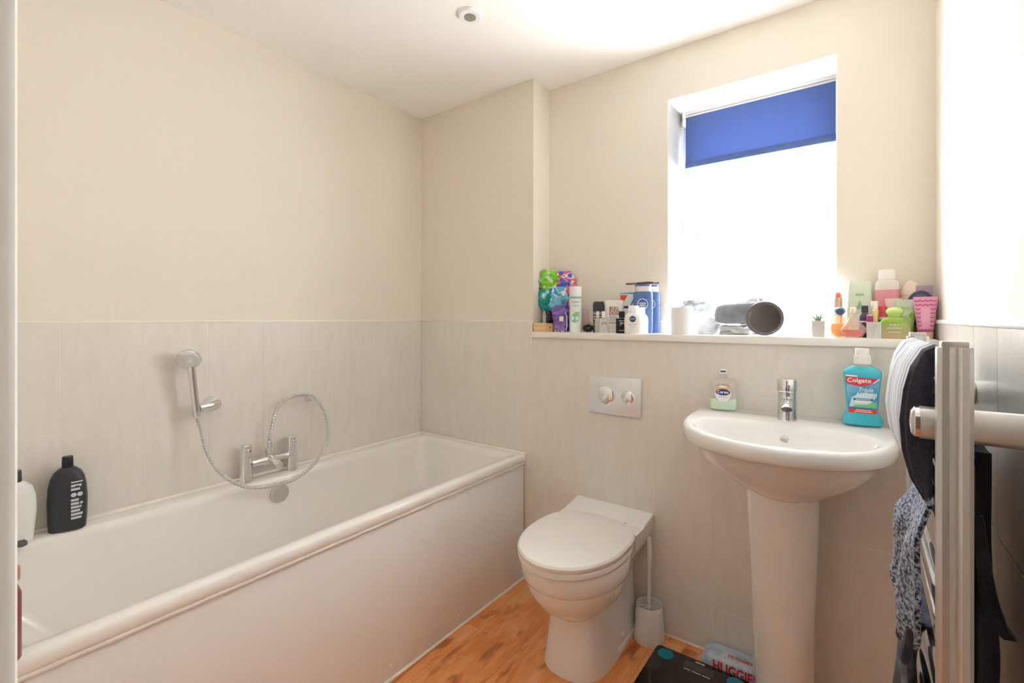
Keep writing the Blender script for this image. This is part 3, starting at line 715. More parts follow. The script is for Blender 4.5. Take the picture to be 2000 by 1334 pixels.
# mottled knitted cloth hung on the middle rails
def folds(y0_, y1_, zt, zb, x0_, amp, n=26, m=18, seed=0, edge=0.03, th=0.006, xt=None):
    rings = []
    for i in range(n + 1):
        t = i / n; y = y0_ + (y1_ - y0_) * t; L_, R_ = [], []
        zbb = zb + edge * noise.noise((y * 22, seed, 0.3)) + edge * 0.9 * abs(math.sin(t * 7 + seed))
        for j in range(m + 1):
            s_ = j / m; z = zt + (zbb - zt) * s_
            x = x0_ + amp * (0.25 + s_) * (noise.noise((y * 17, z * 6, seed)) * 1.1 + 0.45 * math.sin(y * 75 + 3 * z + seed))
            if xt is not None: x = xt + (x - xt) * min(1, s_ * 3.5)
            x = min(x, 0.0845 - th / 2) if x0_ < 0.098 else max(x, 0.1125 + th / 2)
            L_.append((x - th / 2, y, z)); R_.append((x + th / 2, y, z))
        rings.append(L_ + R_[::-1])
    return G().loft(rings)
ck = thing('knit_cloth', 'mottled blue grey knitted cloth hung crumpled on the radiator rails', 'cloth', (0, 0, 0))
part('front_drape', folds(0.885, 1.05, 0.935, 0.72, 0.058, 0.022, seed=2.0, edge=0.035, th=0.007, xt=0.0795), M_tmott, ck, sharp=1.4)
g = sheet_loft([(y, [(0.080, 0.932), (0.083, 0.940 + 0.002), (0.098, 0.927), (0.112, 0.930), (0.1165, 0.90), (0.118, 0.80)]) for y in [0.885 + 0.0165 * i for i in range(11)]], 0.005)
part('over_rail', g, M_tmott, ck, sharp=1.4)
for yy, zz in ((0.99, 0.735), (0.905, 0.745)):
    part('tassel', G().tube(smooth_path([(0.06, yy, zz), (0.056, yy + 0.004, zz - 0.03), (0.052, yy, zz - 0.055)], 5), [0.006] * 6 + [0.007] * 3 + [0.006, 0.003], 8), M_tnavy, ck)
ct = thing('charcoal_flannel', 'charcoal flannel hanging low on the radiator below the knitted cloth', 'towel', (0, 0, 0))
part('front_drape', folds(1.0, 1.2, 0.712, 0.40, 0.062, 0.014, seed=5.0, th=0.008, xt=0.08), M_tcharc, ct, sharp=1.4)
part('over_rail', sheet_loft([(y, [(0.0795, 0.700), (0.084, 0.7065), (0.098, 0.706), (0.112, 0.7065), (0.1165, 0.69), (0.117, 0.60)]) for y in [1.0 + 0.02 * i for i in range(11)]], 0.006), M_tcharc, ct, sharp=1.4)
cb = thing('black_towel', 'black towel hanging between the radiator and the tiled wall', 'towel', (0, 0, 0))
part('drape', folds(0.895, 1.20, 1.018, 0.56, 0.135, 0.010, n=20, seed=8.0, edge=0.02, th=0.016), M_tblack, cb, sharp=1.4)
part('inner_drape', folds(0.90, 1.2, 1.012, 0.50, 0.122, 0.004, n=12, seed=3.0, edge=0.01, th=0.008), M_tblack, cb, sharp=1.4)
part('over_rail', sheet_loft([(y, [(0.0835, 1.002), (0.086, 1.0095), (0.098, 1.0135), (0.112, 1.0135), (0.1225, 1.010), (0.128, 1.0)]) for y in [0.895 + 0.0305 * i for i in range(11)]], 0.005), M_tblack, cb, sharp=1.4)
part('loose_corner', G().loft([[(0.130 + dx, 0.888 + dy, z), (0.134 + dx, 0.9 + dy, z), (0.137 + dx + w, 0.894 + dy, z + 0.004), (0.135 + dx + w, 0.884 + dy, z + 0.004)] for z, dx, dy, w in
     ((0.93, -0.006, 0.004, 0.004), (0.87, -0.004, 0, 0.008), (0.82, 0.0, -0.002, 0.012), (0.79, 0.008, -0.004, 0.012), (0.778, 0.022, -0.005, 0.006))]), M_tblack, cb, sharp=1.4)

# ================================================================== FLOOR THINGS
# toilet brush
bp_ = onz(1269, 1240, 0.03)
tb = thing('toilet_brush', 'white plastic toilet brush standing in its holder beside the toilet', 'toilet brush', (-0.636, 1.728, 0))
part('holder', G().lathe([(0.054, 0), (0.056, 0.004), (0.054, 0.04), (0.050, 0.10), (0.047, 0.130), (0.0455, 0.134), (0.0435, 0.133), (0.044, 0.10), (0.047, 0.02), (0.047, 0.006)], (0, 0, 0), 36), M_wplast, tb, sharp=1.0)
hb_ = part('handle', G().tube(smooth_path([(0, 0, 0.115), (0, 0, 0.2), (0.0015, 0, 0.29), (0.001, 0, 0.345), (0, 0, 0.383)], 5), [0.006] * 8 + [0.0065, 0.007, 0.0075, 0.008, 0.0083, 0.0083, 0.008, 0.008, 0.0078, 0.0075, 0.0072, 0.007, 0.005], 12), M_wplast, tb)
part('head_hub', G().lathe([(0.010, 0.012), (0.012, 0.10), (0.013, 0.118), (0.007, 0.126)], (0, 0, 0), 16), M_wplast, tb)
g = G()
for k in range(200):
    a = k * 2.39996; z = 0.03 + 0.098 * (k / 200); r = 0.041
    g.tube([(0.011 * math.cos(a), 0.011 * math.sin(a), z), (r * math.cos(a), r * math.sin(a), z + 0.006)], 0.002, 4)
part('bristles', g, mat('bristle', (226, 220, 210), 0.6), tb, kind='stuff')

# bathroom scale
M_bglass = mat('black_glass', (12, 12, 14), 0.06, coat=0.5)
sx0, sx1, sy0, sy1 = -0.588, -0.282, 1.375, 1.684
sc = thing('bathroom_scale', 'black glass bathroom scale with four teal discs on the floor', 'scale', ((sx0 + sx1) / 2, (sy0 + sy1) / 2, 0), 0.0)
hw = (sx1 - sx0) / 2; hd = (sy1 - sy0) / 2
part('glass_top', G().loft([se(hw - 0.001, hd - 0.001, 0.020, 22, 64), se(hw, hd, 0.0212, 22, 64), se(hw, hd, 0.0262, 22, 64), se(hw - 0.0012, hd - 0.0012, 0.0274, 22, 64)]), M_bglass, sc)
for sx_ in (-1, 1):
    for sy_ in (-1, 1):
        part('teal_disc', G().lathe([(0.027, 0.0272), (0.027, 0.0279), (0.0005, 0.0279)], (sx_ * (hw - 0.04), sy_ * (hd - 0.036), 0), 36), mat('teal_print', (0, 126, 150), 0.2), sc)
        part('foot', G().lathe([(0.02, 0), (0.02, 0.018), (0.016, 0.0205)], (sx_ * (hw - 0.05), sy_ * (hd - 0.05), 0), 20), M_black, sc)
part('display', G().box(-0.048, 0.048, hd - 0.057, hd - 0.022, 0.0272, 0.0279, 0.0002), mat('lcd', (74, 76, 72), 0.15), sc)
for k, (a_, b_) in enumerate(((-0.042, -0.02), (-0.016, 0.012), (0.016, 0.042))): part('print_line', G().box(a_, b_, hd - 0.067, hd - 0.063, 0.0272, 0.0279, 0.0002), mat('grey_print', (190, 190, 188), 0.5), sc)
part('badge', G().box(-0.018, 0.012, hd - 0.017, hd - 0.010, 0.0272, 0.0279, 0.0002), mat('grey_print', (190, 190, 188), 0.5), sc)

# wipes packet
M_pack = mat('wipes_film', (206, 222, 236), 0.3, var=((176, 202, 226), 22, (1, 1, 1), 0.45, 0.55), bump=(60, 0.3, (1, 1, 1)))
wp = thing('wipes_packet', 'pale blue packet of baby wipes with red lettering on the floor by the basin pedestal', 'wipes packet', (-0.352, 1.737, 0), 0.0)
rings = []
for x, ks, kh in ((-0.092, 0.82, 0.12), (-0.086, 0.95, 0.5), (-0.07, 1.0, 0.92), (0.0, 1.0, 1.0), (0.07, 1.0, 0.92), (0.086, 0.95, 0.5), (0.092, 0.82, 0.12)):
    ring = []
    for j in range(28):
        a = 2 * PI * j / 28; c, s_ = math.cos(a), math.sin(a)
        ring.append((x, 0.043 * ks * math.copysign(abs(c) ** 0.25, c), 0.028 + 0.028 * kh * math.copysign(abs(s_) ** 0.3, s_)))
    rings.append(ring)
part('pouch', G().loft(rings), M_pack, wp, sharp=1.2)
M_red = mat('red_print', (222, 38, 48), 0.4)
tm = text_mesh('HUGGIES', 0.138, 0.036, bold=0.03)
for v in tm.vertices: v.co = (v.co.x + 0.019, -0.0438, 0.028 + v.co.z)
part('lettering', tm, M_red, wp)
tm = text_mesh('HUGGIES', 0.075, 0.016, bold=0.02)
for v in tm.vertices: v.co = (v.co.x + 0.03, -0.012 + v.co.z, 0.0568)
part('lettering', tm, M_red, wp)
part('seal_flap', G().box(-0.02, 0.055, 0.01, 0.032, 0.0556, 0.0568, 0.0004), mat('flap_film', (196, 214, 232), 0.3), wp)

# ================================================================== THINGS ON THE BATH RIM
zb = 0.5755
M_shamp = mat('charcoal_bottle', (50, 52, 57), 0.32)
bx, bw, bh, bf = fit(92, 175, 886, 0.345, zb)
c = onx(132, 1030, XL + 0.045)
sb = thing('shampoo_bottle', 'charcoal shampoo bottle with black cap and white back label on the bath rim', 'bottle', (XL + 0.045, 0.345, zb), 1.25)
part('body', bottle([(0, 0.038, 0.022, 3.2), (0.003, 0.0415, 0.0245, 3.2), (0.03, 0.0435, 0.0255, 3.0), (0.09, 0.045, 0.026, 2.8), (0.13, 0.0425, 0.0255, 2.7), (0.155, 0.038, 0.024, 2.5), (0.172, 0.030, 0.0205, 2.3), (0.183, 0.018, 0.015, 2), (0.186, 0.011, 0.011, 2)]), M_shamp, sb)
part('cap', bottle([(0.184, 0.0125, 0.0125, 2), (0.186, 0.0135, 0.0135, 2), (0.214, 0.0125, 0.0125, 2), (0.216, 0.0115, 0.0115, 2)]), M_black, sb)
for k in range(11):
    w = 0.026 - 0.003 * (k % 3); z = 0.142 - k * 0.0105
    if k in (3, 4): continue
    part('print_line', plate(0.024 - (0.026 - w) / 2, z, w, 0.0068 if k else 0.0035, -0.0270 + (0.0012 if z > 0.13 else 0.0), wrap=0.09), mat('print_grey', (205, 206, 212), 0.5), sb)
for dx in (0.017, 0.031):
    part('print_badge', plate(dx, 0.105, 0.0125, 0.0125, -0.0270, wrap=0.09, rnd=1), mat('print_grey', (205, 206, 212), 0.5), sb)
M_cond = mat('white_bottle', (232, 233, 230), 0.35)
cb_ = thing('conditioner_bottle', 'white squashed bottle with dark cap on the bath rim beside the shampoo', 'bottle', (XL + 0.052, 0.235, zb), 1.35)
part('body', bottle([(0, 0.032, 0.02, 3), (0.003, 0.036, 0.023, 3), (0.04, 0.040, 0.025, 2.6), (0.09, 0.044, 0.024, 2.4), (0.13, 0.042, 0.024, 2.4), (0.155, 0.035, 0.022, 2.2), (0.168, 0.022, 0.017, 2), (0.172, 0.012, 0.011, 2)]), M_cond, cb_)
part('cap', bottle([(0.170, 0.013, 0.013, 2), (0.172, 0.0145, 0.0145, 2), (0.200, 0.0135, 0.0135, 2), (0.202, 0.0125, 0.0125, 2)]), mat('dark_cap', (58, 60, 70), 0.3), cb_)
part('side_print', plate(0.03, 0.03, 0.012, 0.022, -0.0265, wrap=0.04), mat('pale_blue_print', (150, 190, 208), 0.5), cb_)
rz_ = onz(48, 1056, zb + 0.01)
rzr = thing('razor', 'grey oval headed razor lying on the bath rim', 'razor', (rz_.x, rz_.y - 0.01, zb), 0.3)
part('head', bottle([(0.0, 0.018, 0.010, 2.4), (0.002, 0.021, 0.013, 2.4), (0.010, 0.021, 0.013, 2.4), (0.014, 0.016, 0.009, 2.2)]), mat('razor_grey', (92, 94, 96), 0.25), rzr)
part('grip', G().tube([(0.0, -0.012, 0.006), (0.0, -0.05, 0.006), (0.0, -0.085, 0.0055)], [0.005, 0.0055, 0.005], 10), mat('razor_grey', (92, 94, 96), 0.25), rzr)

q = onz(15, 1294, zb)
rb_ = thing('bath_oil_bottle', 'slim dark red bottle with a tan cap on the near edge of the bath', 'bottle', (q.x - 0.004, q.y, zb))
part('body', bottle([(0, 0.0165, 0.0165, 2), (0.003, 0.0185, 0.0185, 2), (0.12, 0.0185, 0.0185, 2), (0.14, 0.012, 0.012, 2), (0.145, 0.011, 0.011, 2)]), mat('dark_red_bottle', (132, 66, 78), 0.3), rb_)
part('cap', bottle([(0.144, 0.014, 0.014, 2), (0.146, 0.0165, 0.0165, 2), (0.168, 0.0165, 0.0165, 2), (0.176, 0.010, 0.010, 2)]), mat('tan_cap', (176, 128, 108), 0.4), rb_)

# ================================================================== THINGS ON THE SHELF
def glass(name, col, rough=0.06):
    m = mat(name, col, rough, coat=0.4)
    m.node_tree.nodes['Principled BSDF'].inputs['Alpha'].default_value = 0.6 if 'clear_glass' in name else 0.3
    return m
def shelf_thing(name, label, cat, u1, u2, vt, y, turn=1.0, zb=ZS, group=None):
    x, w, h, f = fit(u1, u2, vt, y, zb)
    t = thing(name, label, cat, (x, y, zb), f * turn, group)
    return t, w, h
def rbox(w, d, z0, z1, n=8, seg=32, bev=0.001):
    return G().loft([se(w / 2 - bev, d / 2 - bev, z0, n, seg), se(w / 2, d / 2, z0 + bev, n, seg), se(w / 2, d / 2, z1 - bev, n, seg), se(w / 2 - bev, d / 2 - bev, z1, n, seg)])
def cyl(r, z0, z1, seg=28, bev=0.001, c=(0, 0, 0)):
    return G().lathe([(r - bev, z0), (r, z0 + bev), (r, z1 - bev), (r - bev, z1)], c, seg)

# ---- crumpled foil packets in the corner
def patch_mat(name, cols, scale=28, rough=0.28, seed=0.0):
    m = bpy.data.materials.new(name); m.use_nodes = True; nt = m.node_tree; b = nt.nodes['Principled BSDF']; b.inputs['Roughness'].default_value = rough
    tc = nt.nodes.new('ShaderNodeTexCoord'); mp = nt.nodes.new('ShaderNodeMapping'); mp.inputs['Location'].default_value = (seed, seed, seed)
    n = nt.nodes.new('ShaderNodeTexNoise'); n.inputs['Scale'].default_value = scale; n.inputs['Detail'].default_value = 1.0
    nt.links.new(tc.outputs['Object'], mp.inputs[0]); nt.links.new(mp.outputs[0], n.inputs[0])
    r = nt.nodes.new('ShaderNodeValToRGB'); r.color_ramp.interpolation = 'CONSTANT'; e = r.color_ramp.elements
    while len(e) < len(cols): e.new(0.5)
    for i, (p_, c_) in enumerate(cols): e[i].position = p_; e[i].color = lin(c_)
    nt.links.new(n.outputs[0], r.inputs[0]); nt.links.new(r.outputs[0], b.inputs['Base Color']); return m
def crumple(w, h, d, seed, amp=0.011, tilt=0.0, n=15, m=9):
    """pillow shaped wrapper, base at z=0, creased"""
    rings = []
    for i in range(m + 1):
        t = i / m; ring = []
        env = math.sin(PI * (0.10 + 0.80 * t)) ** 0.35
        for j in range(n):
            a = 2 * PI * j / n; c_, s_ = math.cos(a), math.sin(a)
            x = w / 2 * env * math.copysign(abs(c_) ** 0.8, c_); y = d / 2 * env * math.copysign(abs(s_) ** 0.9, s_); z = h * t
            k = noise.noise((x * 60 + seed, y * 60, z * 60)); k2 = noise.noise((x * 130, y * 130 + seed, z * 130))
            f = 1 + (abs(k) * 2.4 - 0.55) * 0.62 + k2 * 0.3
            ring.append((x * f + tilt * z, y * f, z + k2 * amp * 0.6 if 0 < i < m else z))
        rings.append(ring)
    return G().loft(rings)
def packet(name, label, u1, u2, vt, vb, y, cols, seed, d=0.03, turn=1.0, tilt=0.0, scale=28):
    zb_ = max(ZS + 0.0005, HC + y / ray((u1 + u2) / 2, 0)[1] * (Y0 - vb) / FPX)
    x, w, h, f = fit(u1, u2, vt, y, zb_)
    return single(name, crumple(w * 0.92, h, d, seed, tilt=tilt), patch_mat(name + '_film', cols, scale, seed=seed), label, 'packet', (x, y, zb_), f * turn, sharp=0.05)
packet('foil_packet', 'bright green crumpled packet on top of the wrapper pile', 1054, 1090, 527, 568, 1.868, [(0, (120, 205, 40)), (0.56, (160, 225, 90)), (0.63, (205, 215, 225))], 1.3, 0.022)
packet('sanitary_packet', 'pink and blue crumpled packet leaning over the wrapper pile', 1078, 1127, 530, 600, 1.906, [(0, (60, 100, 205)), (0.44, (235, 105, 140)), (0.53, (245, 225, 230)), (0.6, (50, 110, 200))], 4.1, 0.02)
packet('wet_wipe_packet', 'teal crumpled packet resting on the small bottles in the corner', 1052, 1085, 562, 607, 1.865, [(0, (0, 160, 150)), (0.6, (120, 205, 205)), (0.68, (220, 235, 240))], 7.7, 0.022)
packet('tissue_packet', 'light blue packet with a white stripe in front of the wrapper pile', 1073, 1106, 560, 606, 1.838, [(0, (110, 195, 220)), (0.53, (225, 235, 242)), (0.59, (70, 160, 205))], 9.2, 0.022)
packet('blue_packet', 'dark blue packet behind the white shaving can', 1096, 1116, 590, 647, 1.908, [(0, (60, 60, 150)), (0.5, (110, 90, 170)), (0.58, (200, 60, 120))], 12.2, 0.014)
ob = packet('lavender_pouch', 'purple pouch with a cream label beside the shaving can', 1079, 1110, 596, 647.3, 1.812, [(0, (128, 100, 180)), (0.56, (150, 122, 196)), (0.64, (112, 86, 168))], 15.5, 0.024)
part('cream_label', plate(0.004, 0.056, 0.018, 0.022, -0.0150), mat('cream_label', (232, 218, 200), 0.6), ob)
part('ribbon', G().tube([(0.0255, -0.012, 0.003), (0.029, -0.011, 0.03), (0.027, -0.01, 0.07), (0.02, -0.008, 0.092)], 0.0018, 6), M_white, ob)

t, w, h = shelf_thing('amber_vial', 'small amber glass vial with white label in the shelf corner', 'vial', 1051, 1060, 605, 1.885, 1)
part('body', cyl(w / 2, 0, h * 0.72, 18), glass('amber_glass', (176, 110, 40)), t)
part('cap', cyl(w * 0.36, h * 0.72, h, 16), M_black, t)
part('paper_label', plate(0, h * 0.36, w * 0.7, h * 0.36, -w / 2 - 0.0002, wrap=w / 2), mat('label_grey', (205, 205, 205), 0.6), t)
t, w, h = shelf_thing('white_tube', 'thin white tube leaning between the vial and the black tube', 'tube', 1060, 1067, 606, 1.872, 1)
part('body', rbox(w, 0.012, 0.0, h * 0.8, 4), M_white, t); part('cap', rbox(w * 0.8, 0.01, h * 0.8, h, 3), M_wplast, t)
t, w, h = shelf_thing('mascara_tube', 'black tube standing behind the wooden nail brush', 'tube', 1067, 1080, 606, 1.868, 1)
part('body', cyl(w / 2, 0, h * 0.55, 20), M_black, t); part('cap', cyl(w / 2 * 0.95, h * 0.552, h, 20), mat('dark_brown_cap', (70, 60, 60), 0.35), t)
x, w, h, f = fit(1043, 1082, 631, 1.815, ZS)
t = thing('nail_brush', 'pale wooden nail brush lying on the shelf by the corner', 'nail brush', (x, 1.815, ZS), f * 0.5)
part('wooden_block', G().box(-w / 2, w / 2 * 0.42, -0.016, 0.016, 0, h, 0.002), mat('beech', (236, 206, 160), 0.5, var=((222, 186, 138), 12, (1, 12, 12), 0.4, 0.6)), t)
part('handle_end', G().box(w / 2 * 0.42, w / 2, -0.014, 0.016, 0, h * 0.98, 0.002), mat('beech_end', (222, 168, 128), 0.5), t)
part('hole_shade', G().lathe([(0.003, -0.0146), (0.003, -0.013)], (w * 0.34, 0, h * 0.5), 12, 'y'), M_dark, t)  # dark disc paints the shade inside a hole; the wood is solid
x, w, h, f = fit(1078, 1103, 640, 1.797, ZS)
t = thing('bead_bracelet', 'pink and black bead bracelet lying at the shelf edge', 'bracelet', (x, 1.795, ZS), 0.0)
for k in range(9):
    a = PI * k / 8; px, py = -0.024 + 0.006 * k, 0.004 * math.sin(a * 2)
    part('bead', G().lathe([(0.0005, 0), (0.003, 0.001), (0.0038, 0.0035), (0.003, 0.006), (0.0005, 0.007)], (px, py, 0), 10), mat('pink_bead', (240, 195, 185), 0.3) if k % 3 else M_black, t)

# ---- shaving gel can
t, w, h = shelf_thing('shaving_gel_can', 'tall white and aqua shaving gel can beside the purple pouch', 'can', 1112, 1136, 560, 1.83, 1)
R = w / 2
part('can', G().lathe([(R - 0.001, 0), (R, 0.001), (R, h * 0.765), (R - 0.001, h * 0.77)], (0, 0, 0), 32), mat('can_white', (232, 240, 236), 0.25), t)
part('cap', G().lathe([(R - 0.001, h * 0.772), (R, h * 0.775), (R * 0.98, h * 0.985), (R * 0.93, h)], (0, 0, 0), 32), mat('can_cap', (236, 238, 236), 0.35), t)
part('aqua_band', plate(0, h * 0.755, w * 1.3, h * 0.035, -R - 0.0002, wrap=R), mat('aqua_print', (140, 196, 190), 0.3), t)
part('aqua_swirl', plate(-R * 0.1, h * 0.31, w * 0.75, h * 0.2, -R - 0.0002, wrap=R, rnd=1), mat('aqua_print', (140, 196, 190), 0.3), t)
for k in range(3):
    part('aloe_leaf', plate(R * 0.28, h * (0.36 + 0.035 * k), w * 0.55, h * 0.035, -R - 0.0009, wrap=R, rnd=1), mat('aloe_print', (150, 205, 130), 0.4), t)
letter(t, 'Satin', w * 0.66, h * 0.055, mat('can_grey_print', (140, 150, 152), 0.5), wrap=R, y=-R - 0.0008, z=h * 0.665)
letter(t, 'Care', w * 0.58, h * 0.05, mat('can_grey_print', (140, 150, 152), 0.5), wrap=R, y=-R - 0.0008, z=h * 0.585)
t, w, h = shelf_thing('pink_carton', 'pale pink carton behind the shaving gel can', 'carton', 1126, 1147, 604, 1.91, 0.3)
part('box', G().box(-w / 2, w / 2, -0.012, 0.012, 0, h, 0.0008), mat('pink_card', (228, 190, 184), 0.6), t)
part('lid_flap', G().box(-w / 2 + 0.001, w / 2 - 0.001, -0.0125, -0.012, h * 0.8, h * 0.97), mat('pink_card_flap', (234, 204, 198), 0.6), t)
x, w, h, f = fit(1136, 1161, 627, 1.83, ZS)
t = thing('hair_scrunchie', 'black gathered hair scrunchie on the shelf', 'scrunchie', (x, 1.83, ZS), f)
rings = []
for k in range(40):
    a = 2 * PI * k / 40; rr_ = 0.0085 * (1 + 0.28 * math.sin(k * 2.4) + 0.2 * noise.noise((k * 0.7, 1, 2)))
    cx, cz = 0.0155 * math.cos(a), 0.019 + 0.0095 * math.sin(a)
    rings.append([(cx + rr_ * math.cos(b_) * math.cos(a), 0.0 + rr_ * math.sin(b_) * 1.1, max(0.0, cz + rr_ * math.cos(b_) * math.sin(a))) for b_ in [2 * PI * q / 10 for q in range(10)]])
part('ruffle', G().loft(rings + [rings[0]], False, False), mat('black_satin', (20, 22, 32), 0.25, sheen=0.3), t, sharp=1.5)

# ---- deodorants, scents, tubes
t, w, h = shelf_thing('deodorant_stick', 'black capped deodorant stick behind the clear scent bottle', 'deodorant', 1158, 1181, 589, 1.865, 1)
part('body', rbox(w * 0.96, 0.024, 0, h * 0.68, 3.4), mat('deo_body', (76, 62, 66), 0.35, var=((170, 160, 160), 60, (1, 1, 3), 0.55, 0.6)), t)
part('cap', bottle([(h * 0.68, w * 0.5, 0.0125, 3), (h * 0.69, w * 0.51, 0.013, 3), (h * 0.9, w * 0.5, 0.0125, 3), (h * 0.97, w * 0.45, 0.0105, 2.8), (h, w * 0.40, 0.008, 2.6)]), mat('charcoal_cap', (62, 66, 70), 0.4), t)
for k in range(3): part('print_band', plate(-w * 0.1, h * (0.6 - 0.085 * k), w * 0.6, h * 0.035, -0.0123), mat('deo_print', (214, 206, 200), 0.5), t)
for nm, lb, u1, u2, yy in (('scent_bottle', 'small clear glass scent bottle with white cap and dark lettering', 1171, 1187, 1.812), ('travel_scent_bottle', 'narrow clear glass scent bottle with white cap beside the lettered one', 1162, 1173, 1.83)):
    t, w, h = shelf_thing(nm, lb, 'scent bottle', u1, u2, 608, yy, 1)
    part('glass_body', rbox(w, w * 0.55, 0, h * 0.68, 8), glass('clear_glass', (236, 234, 228)), t)
    part('cap', rbox(w * 0.5, w * 0.5, h * 0.70, h, 6), M_wplast, t)
    part('collar', cyl(w * 0.18, h * 0.675, h * 0.702, 14, 0.0003), M_steel, t)
    if nm == 'scent_bottle': letter(t, 'JM', w * 0.62, h * 0.16, mat('dark_print', (70, 70, 74), 0.5), y=-w * 0.275 - 0.0005, z=h * 0.42)
t, w, h = shelf_thing('face_cream_tube', 'white face cream tube with dark red lettering behind the scent bottles', 'tube', 1182, 1217, 586, 1.868, 1)
part('tube', bottle([(h * 0.16, w * 0.40, 0.017, 2.3), (h * 0.4, w * 0.44, 0.014, 2.6), (h * 0.8, w * 0.48, 0.007, 3), (h * 0.985, w * 0.5, 0.002, 6), (h, w * 0.5, 0.0018, 6)]), mat('tube_white', (240, 236, 228), 0.35), t)
part('cap', bottle([(0, w * 0.33, 0.0155, 2.2), (h * 0.155, w * 0.36, 0.0165, 2.2)]), M_wplast, t)
M_dred = mat('dark_red_print', (150, 52, 44), 0.5)
letter(t, 'BULL', w * 0.52, h * 0.12, M_dred, y=-0.0125, z=h * 0.735, bold=0.02)
letter(t, 'DOG', w * 0.52, h * 0.12, M_dred, y=-0.0140, z=h * 0.6, bold=0.02)
for k in range(4): part('print_line', plate(-0.002, h * (0.49 - 0.035 * k), w * (0.5 - 0.06 * (k % 2)), h * 0.008, -0.0160 - 0.0004 * k), mat('can_grey_print', (140, 150, 152), 0.5), t)
part('print_rule', plate(-0.002, h * 0.3, w * 0.5, h * 0.016, -0.0172), mat('dark_print', (70, 70, 74), 0.5), t)
t, w, h = shelf_thing('black_scent_bottle', 'square black scent bottle with white lettering', 'scent bottle', 1203, 1226, 608, 1.806, 1)
part('body', rbox(w, w * 0.6, 0, h * 0.68, 10), mat('black_glass_bottle', (48, 50, 54), 0.15), t)
part('cap', rbox(w * 0.5, w * 0.45, h * 0.695, h, 8), mat('dark_cap_gloss', (60, 62, 64), 0.12), t)
part('collar', cyl(w * 0.17, h * 0.68, h * 0.697, 14, 0.0003), M_steel, t)
letter(t, 'JM', w * 0.42, h * 0.16, M_white, y=-w * 0.3 - 0.0005, z=h * 0.43, x=0.001)
part('print_line', plate(0, h * 0.57, w * 0.5, h * 0.02, -w * 0.3), M_white, t)
part('print_line', plate(0, h * 0.13, w * 0.5, h * 0.02, -w * 0.3), M_white, t)
t, w, h = shelf_thing('toothpaste_carton', 'white carton with red corner and blue stripes behind the blue gel bottles', 'carton', 1211, 1244, 571, 1.913, 1)
part('box', G().box(-w / 2, w / 2, -0.014, 0.014, 0, h, 0.0008), mat('white_card', (236, 238, 240), 0.5), t)
part('blue_band', G().box(-w / 2 - 0.0003, w / 2 + 0.0003, -0.0145, -0.013, h * 0.955, h * 0.99), mat('sky_print', (120, 180, 210), 0.5), t)
part('red_corner', G().add([(-w * 0.49, -0.0147, h * 0.93), (-w * 0.06, -0.0147, h * 0.93), (-w * 0.25, -0.0147, h * 0.78), (-w * 0.47, -0.0147, h * 0.78)], [(0, 1, 2, 3)]), mat('orange_red_print', (236, 92, 70), 0.5), t)
part('blue_stripe', G().add([(w * 0.40, -0.0147, h * 0.93), (w * 0.49, -0.0147, h * 0.93), (w * 0.2, -0.0147, h * 0.68), (w * 0.1, -0.0147, h * 0.68)], [(0, 1, 2, 3)]), mat('blue_print', (90, 150, 200), 0.5), t)
part('print_line', plate(0, h * 0.63, w * 0.55, h * 0.06, -0.0142), mat('dark_print', (70, 70, 74), 0.5), t)
# aftershave balm
M_navy = mat('navy_print', (60, 76, 122), 0.4)
for nm, lb, u1, u2, yy, vt in (('aftershave_balm_bottle', 'white aftershave balm bottle with round navy emblem', 1219, 1256, 597, 1.80), ('face_lotion_bottle', 'white lotion bottle half hidden behind the aftershave balm', 1238, 1266, 600, 1.836)):
    yy, vt = vt, yy
    t, w, h = shelf_thing(nm, lb, 'bottle', u1, u2, vt, yy, 1)
    part('body', bottle([(0, w * 0.44, 0.014, 3), (0.002, w * 0.49, 0.0165, 3), (h * 0.5, w * 0.5, 0.017, 3), (h * 0.6, w * 0.48, 0.017, 2.8), (h * 0.68, w * 0.4, 0.016, 2.6), (h * 0.74, w * 0.28, 0.013, 2.2)]), mat('balm_white', (238, 238, 236), 0.2), t)
    part('cap', bottle([(h * 0.735, w * 0.27, 0.0125, 2), (h * 0.745, w * 0.285, 0.013, 2), (h * 0.98, w * 0.275, 0.0125, 2), (h, w * 0.25, 0.0115, 2)]), M_wplast, t)
    part('emblem', plate(-w * 0.05, h * 0.52, w * 0.34, w * 0.34, -0.0168, rnd=1), M_navy, t)
    letter(t, 'NIVEA', w * 0.25, h * 0.045, M_white, y=-0.0177, z=h * 0.525, x=-w * 0.05)
    part('silver_band', plate(-w * 0.05, h * 0.33, w * 0.4, h * 0.03, -0.0170), mat('pale_silver_print', (190, 196, 204), 0.4), t)
    for k in range(2): part('print_line', plate(-w * 0.05, h * (0.27 - 0.045 * k), w * 0.3, h * 0.012, -0.0168), mat('pale_silver_print', (190, 196, 204), 0.4), t)
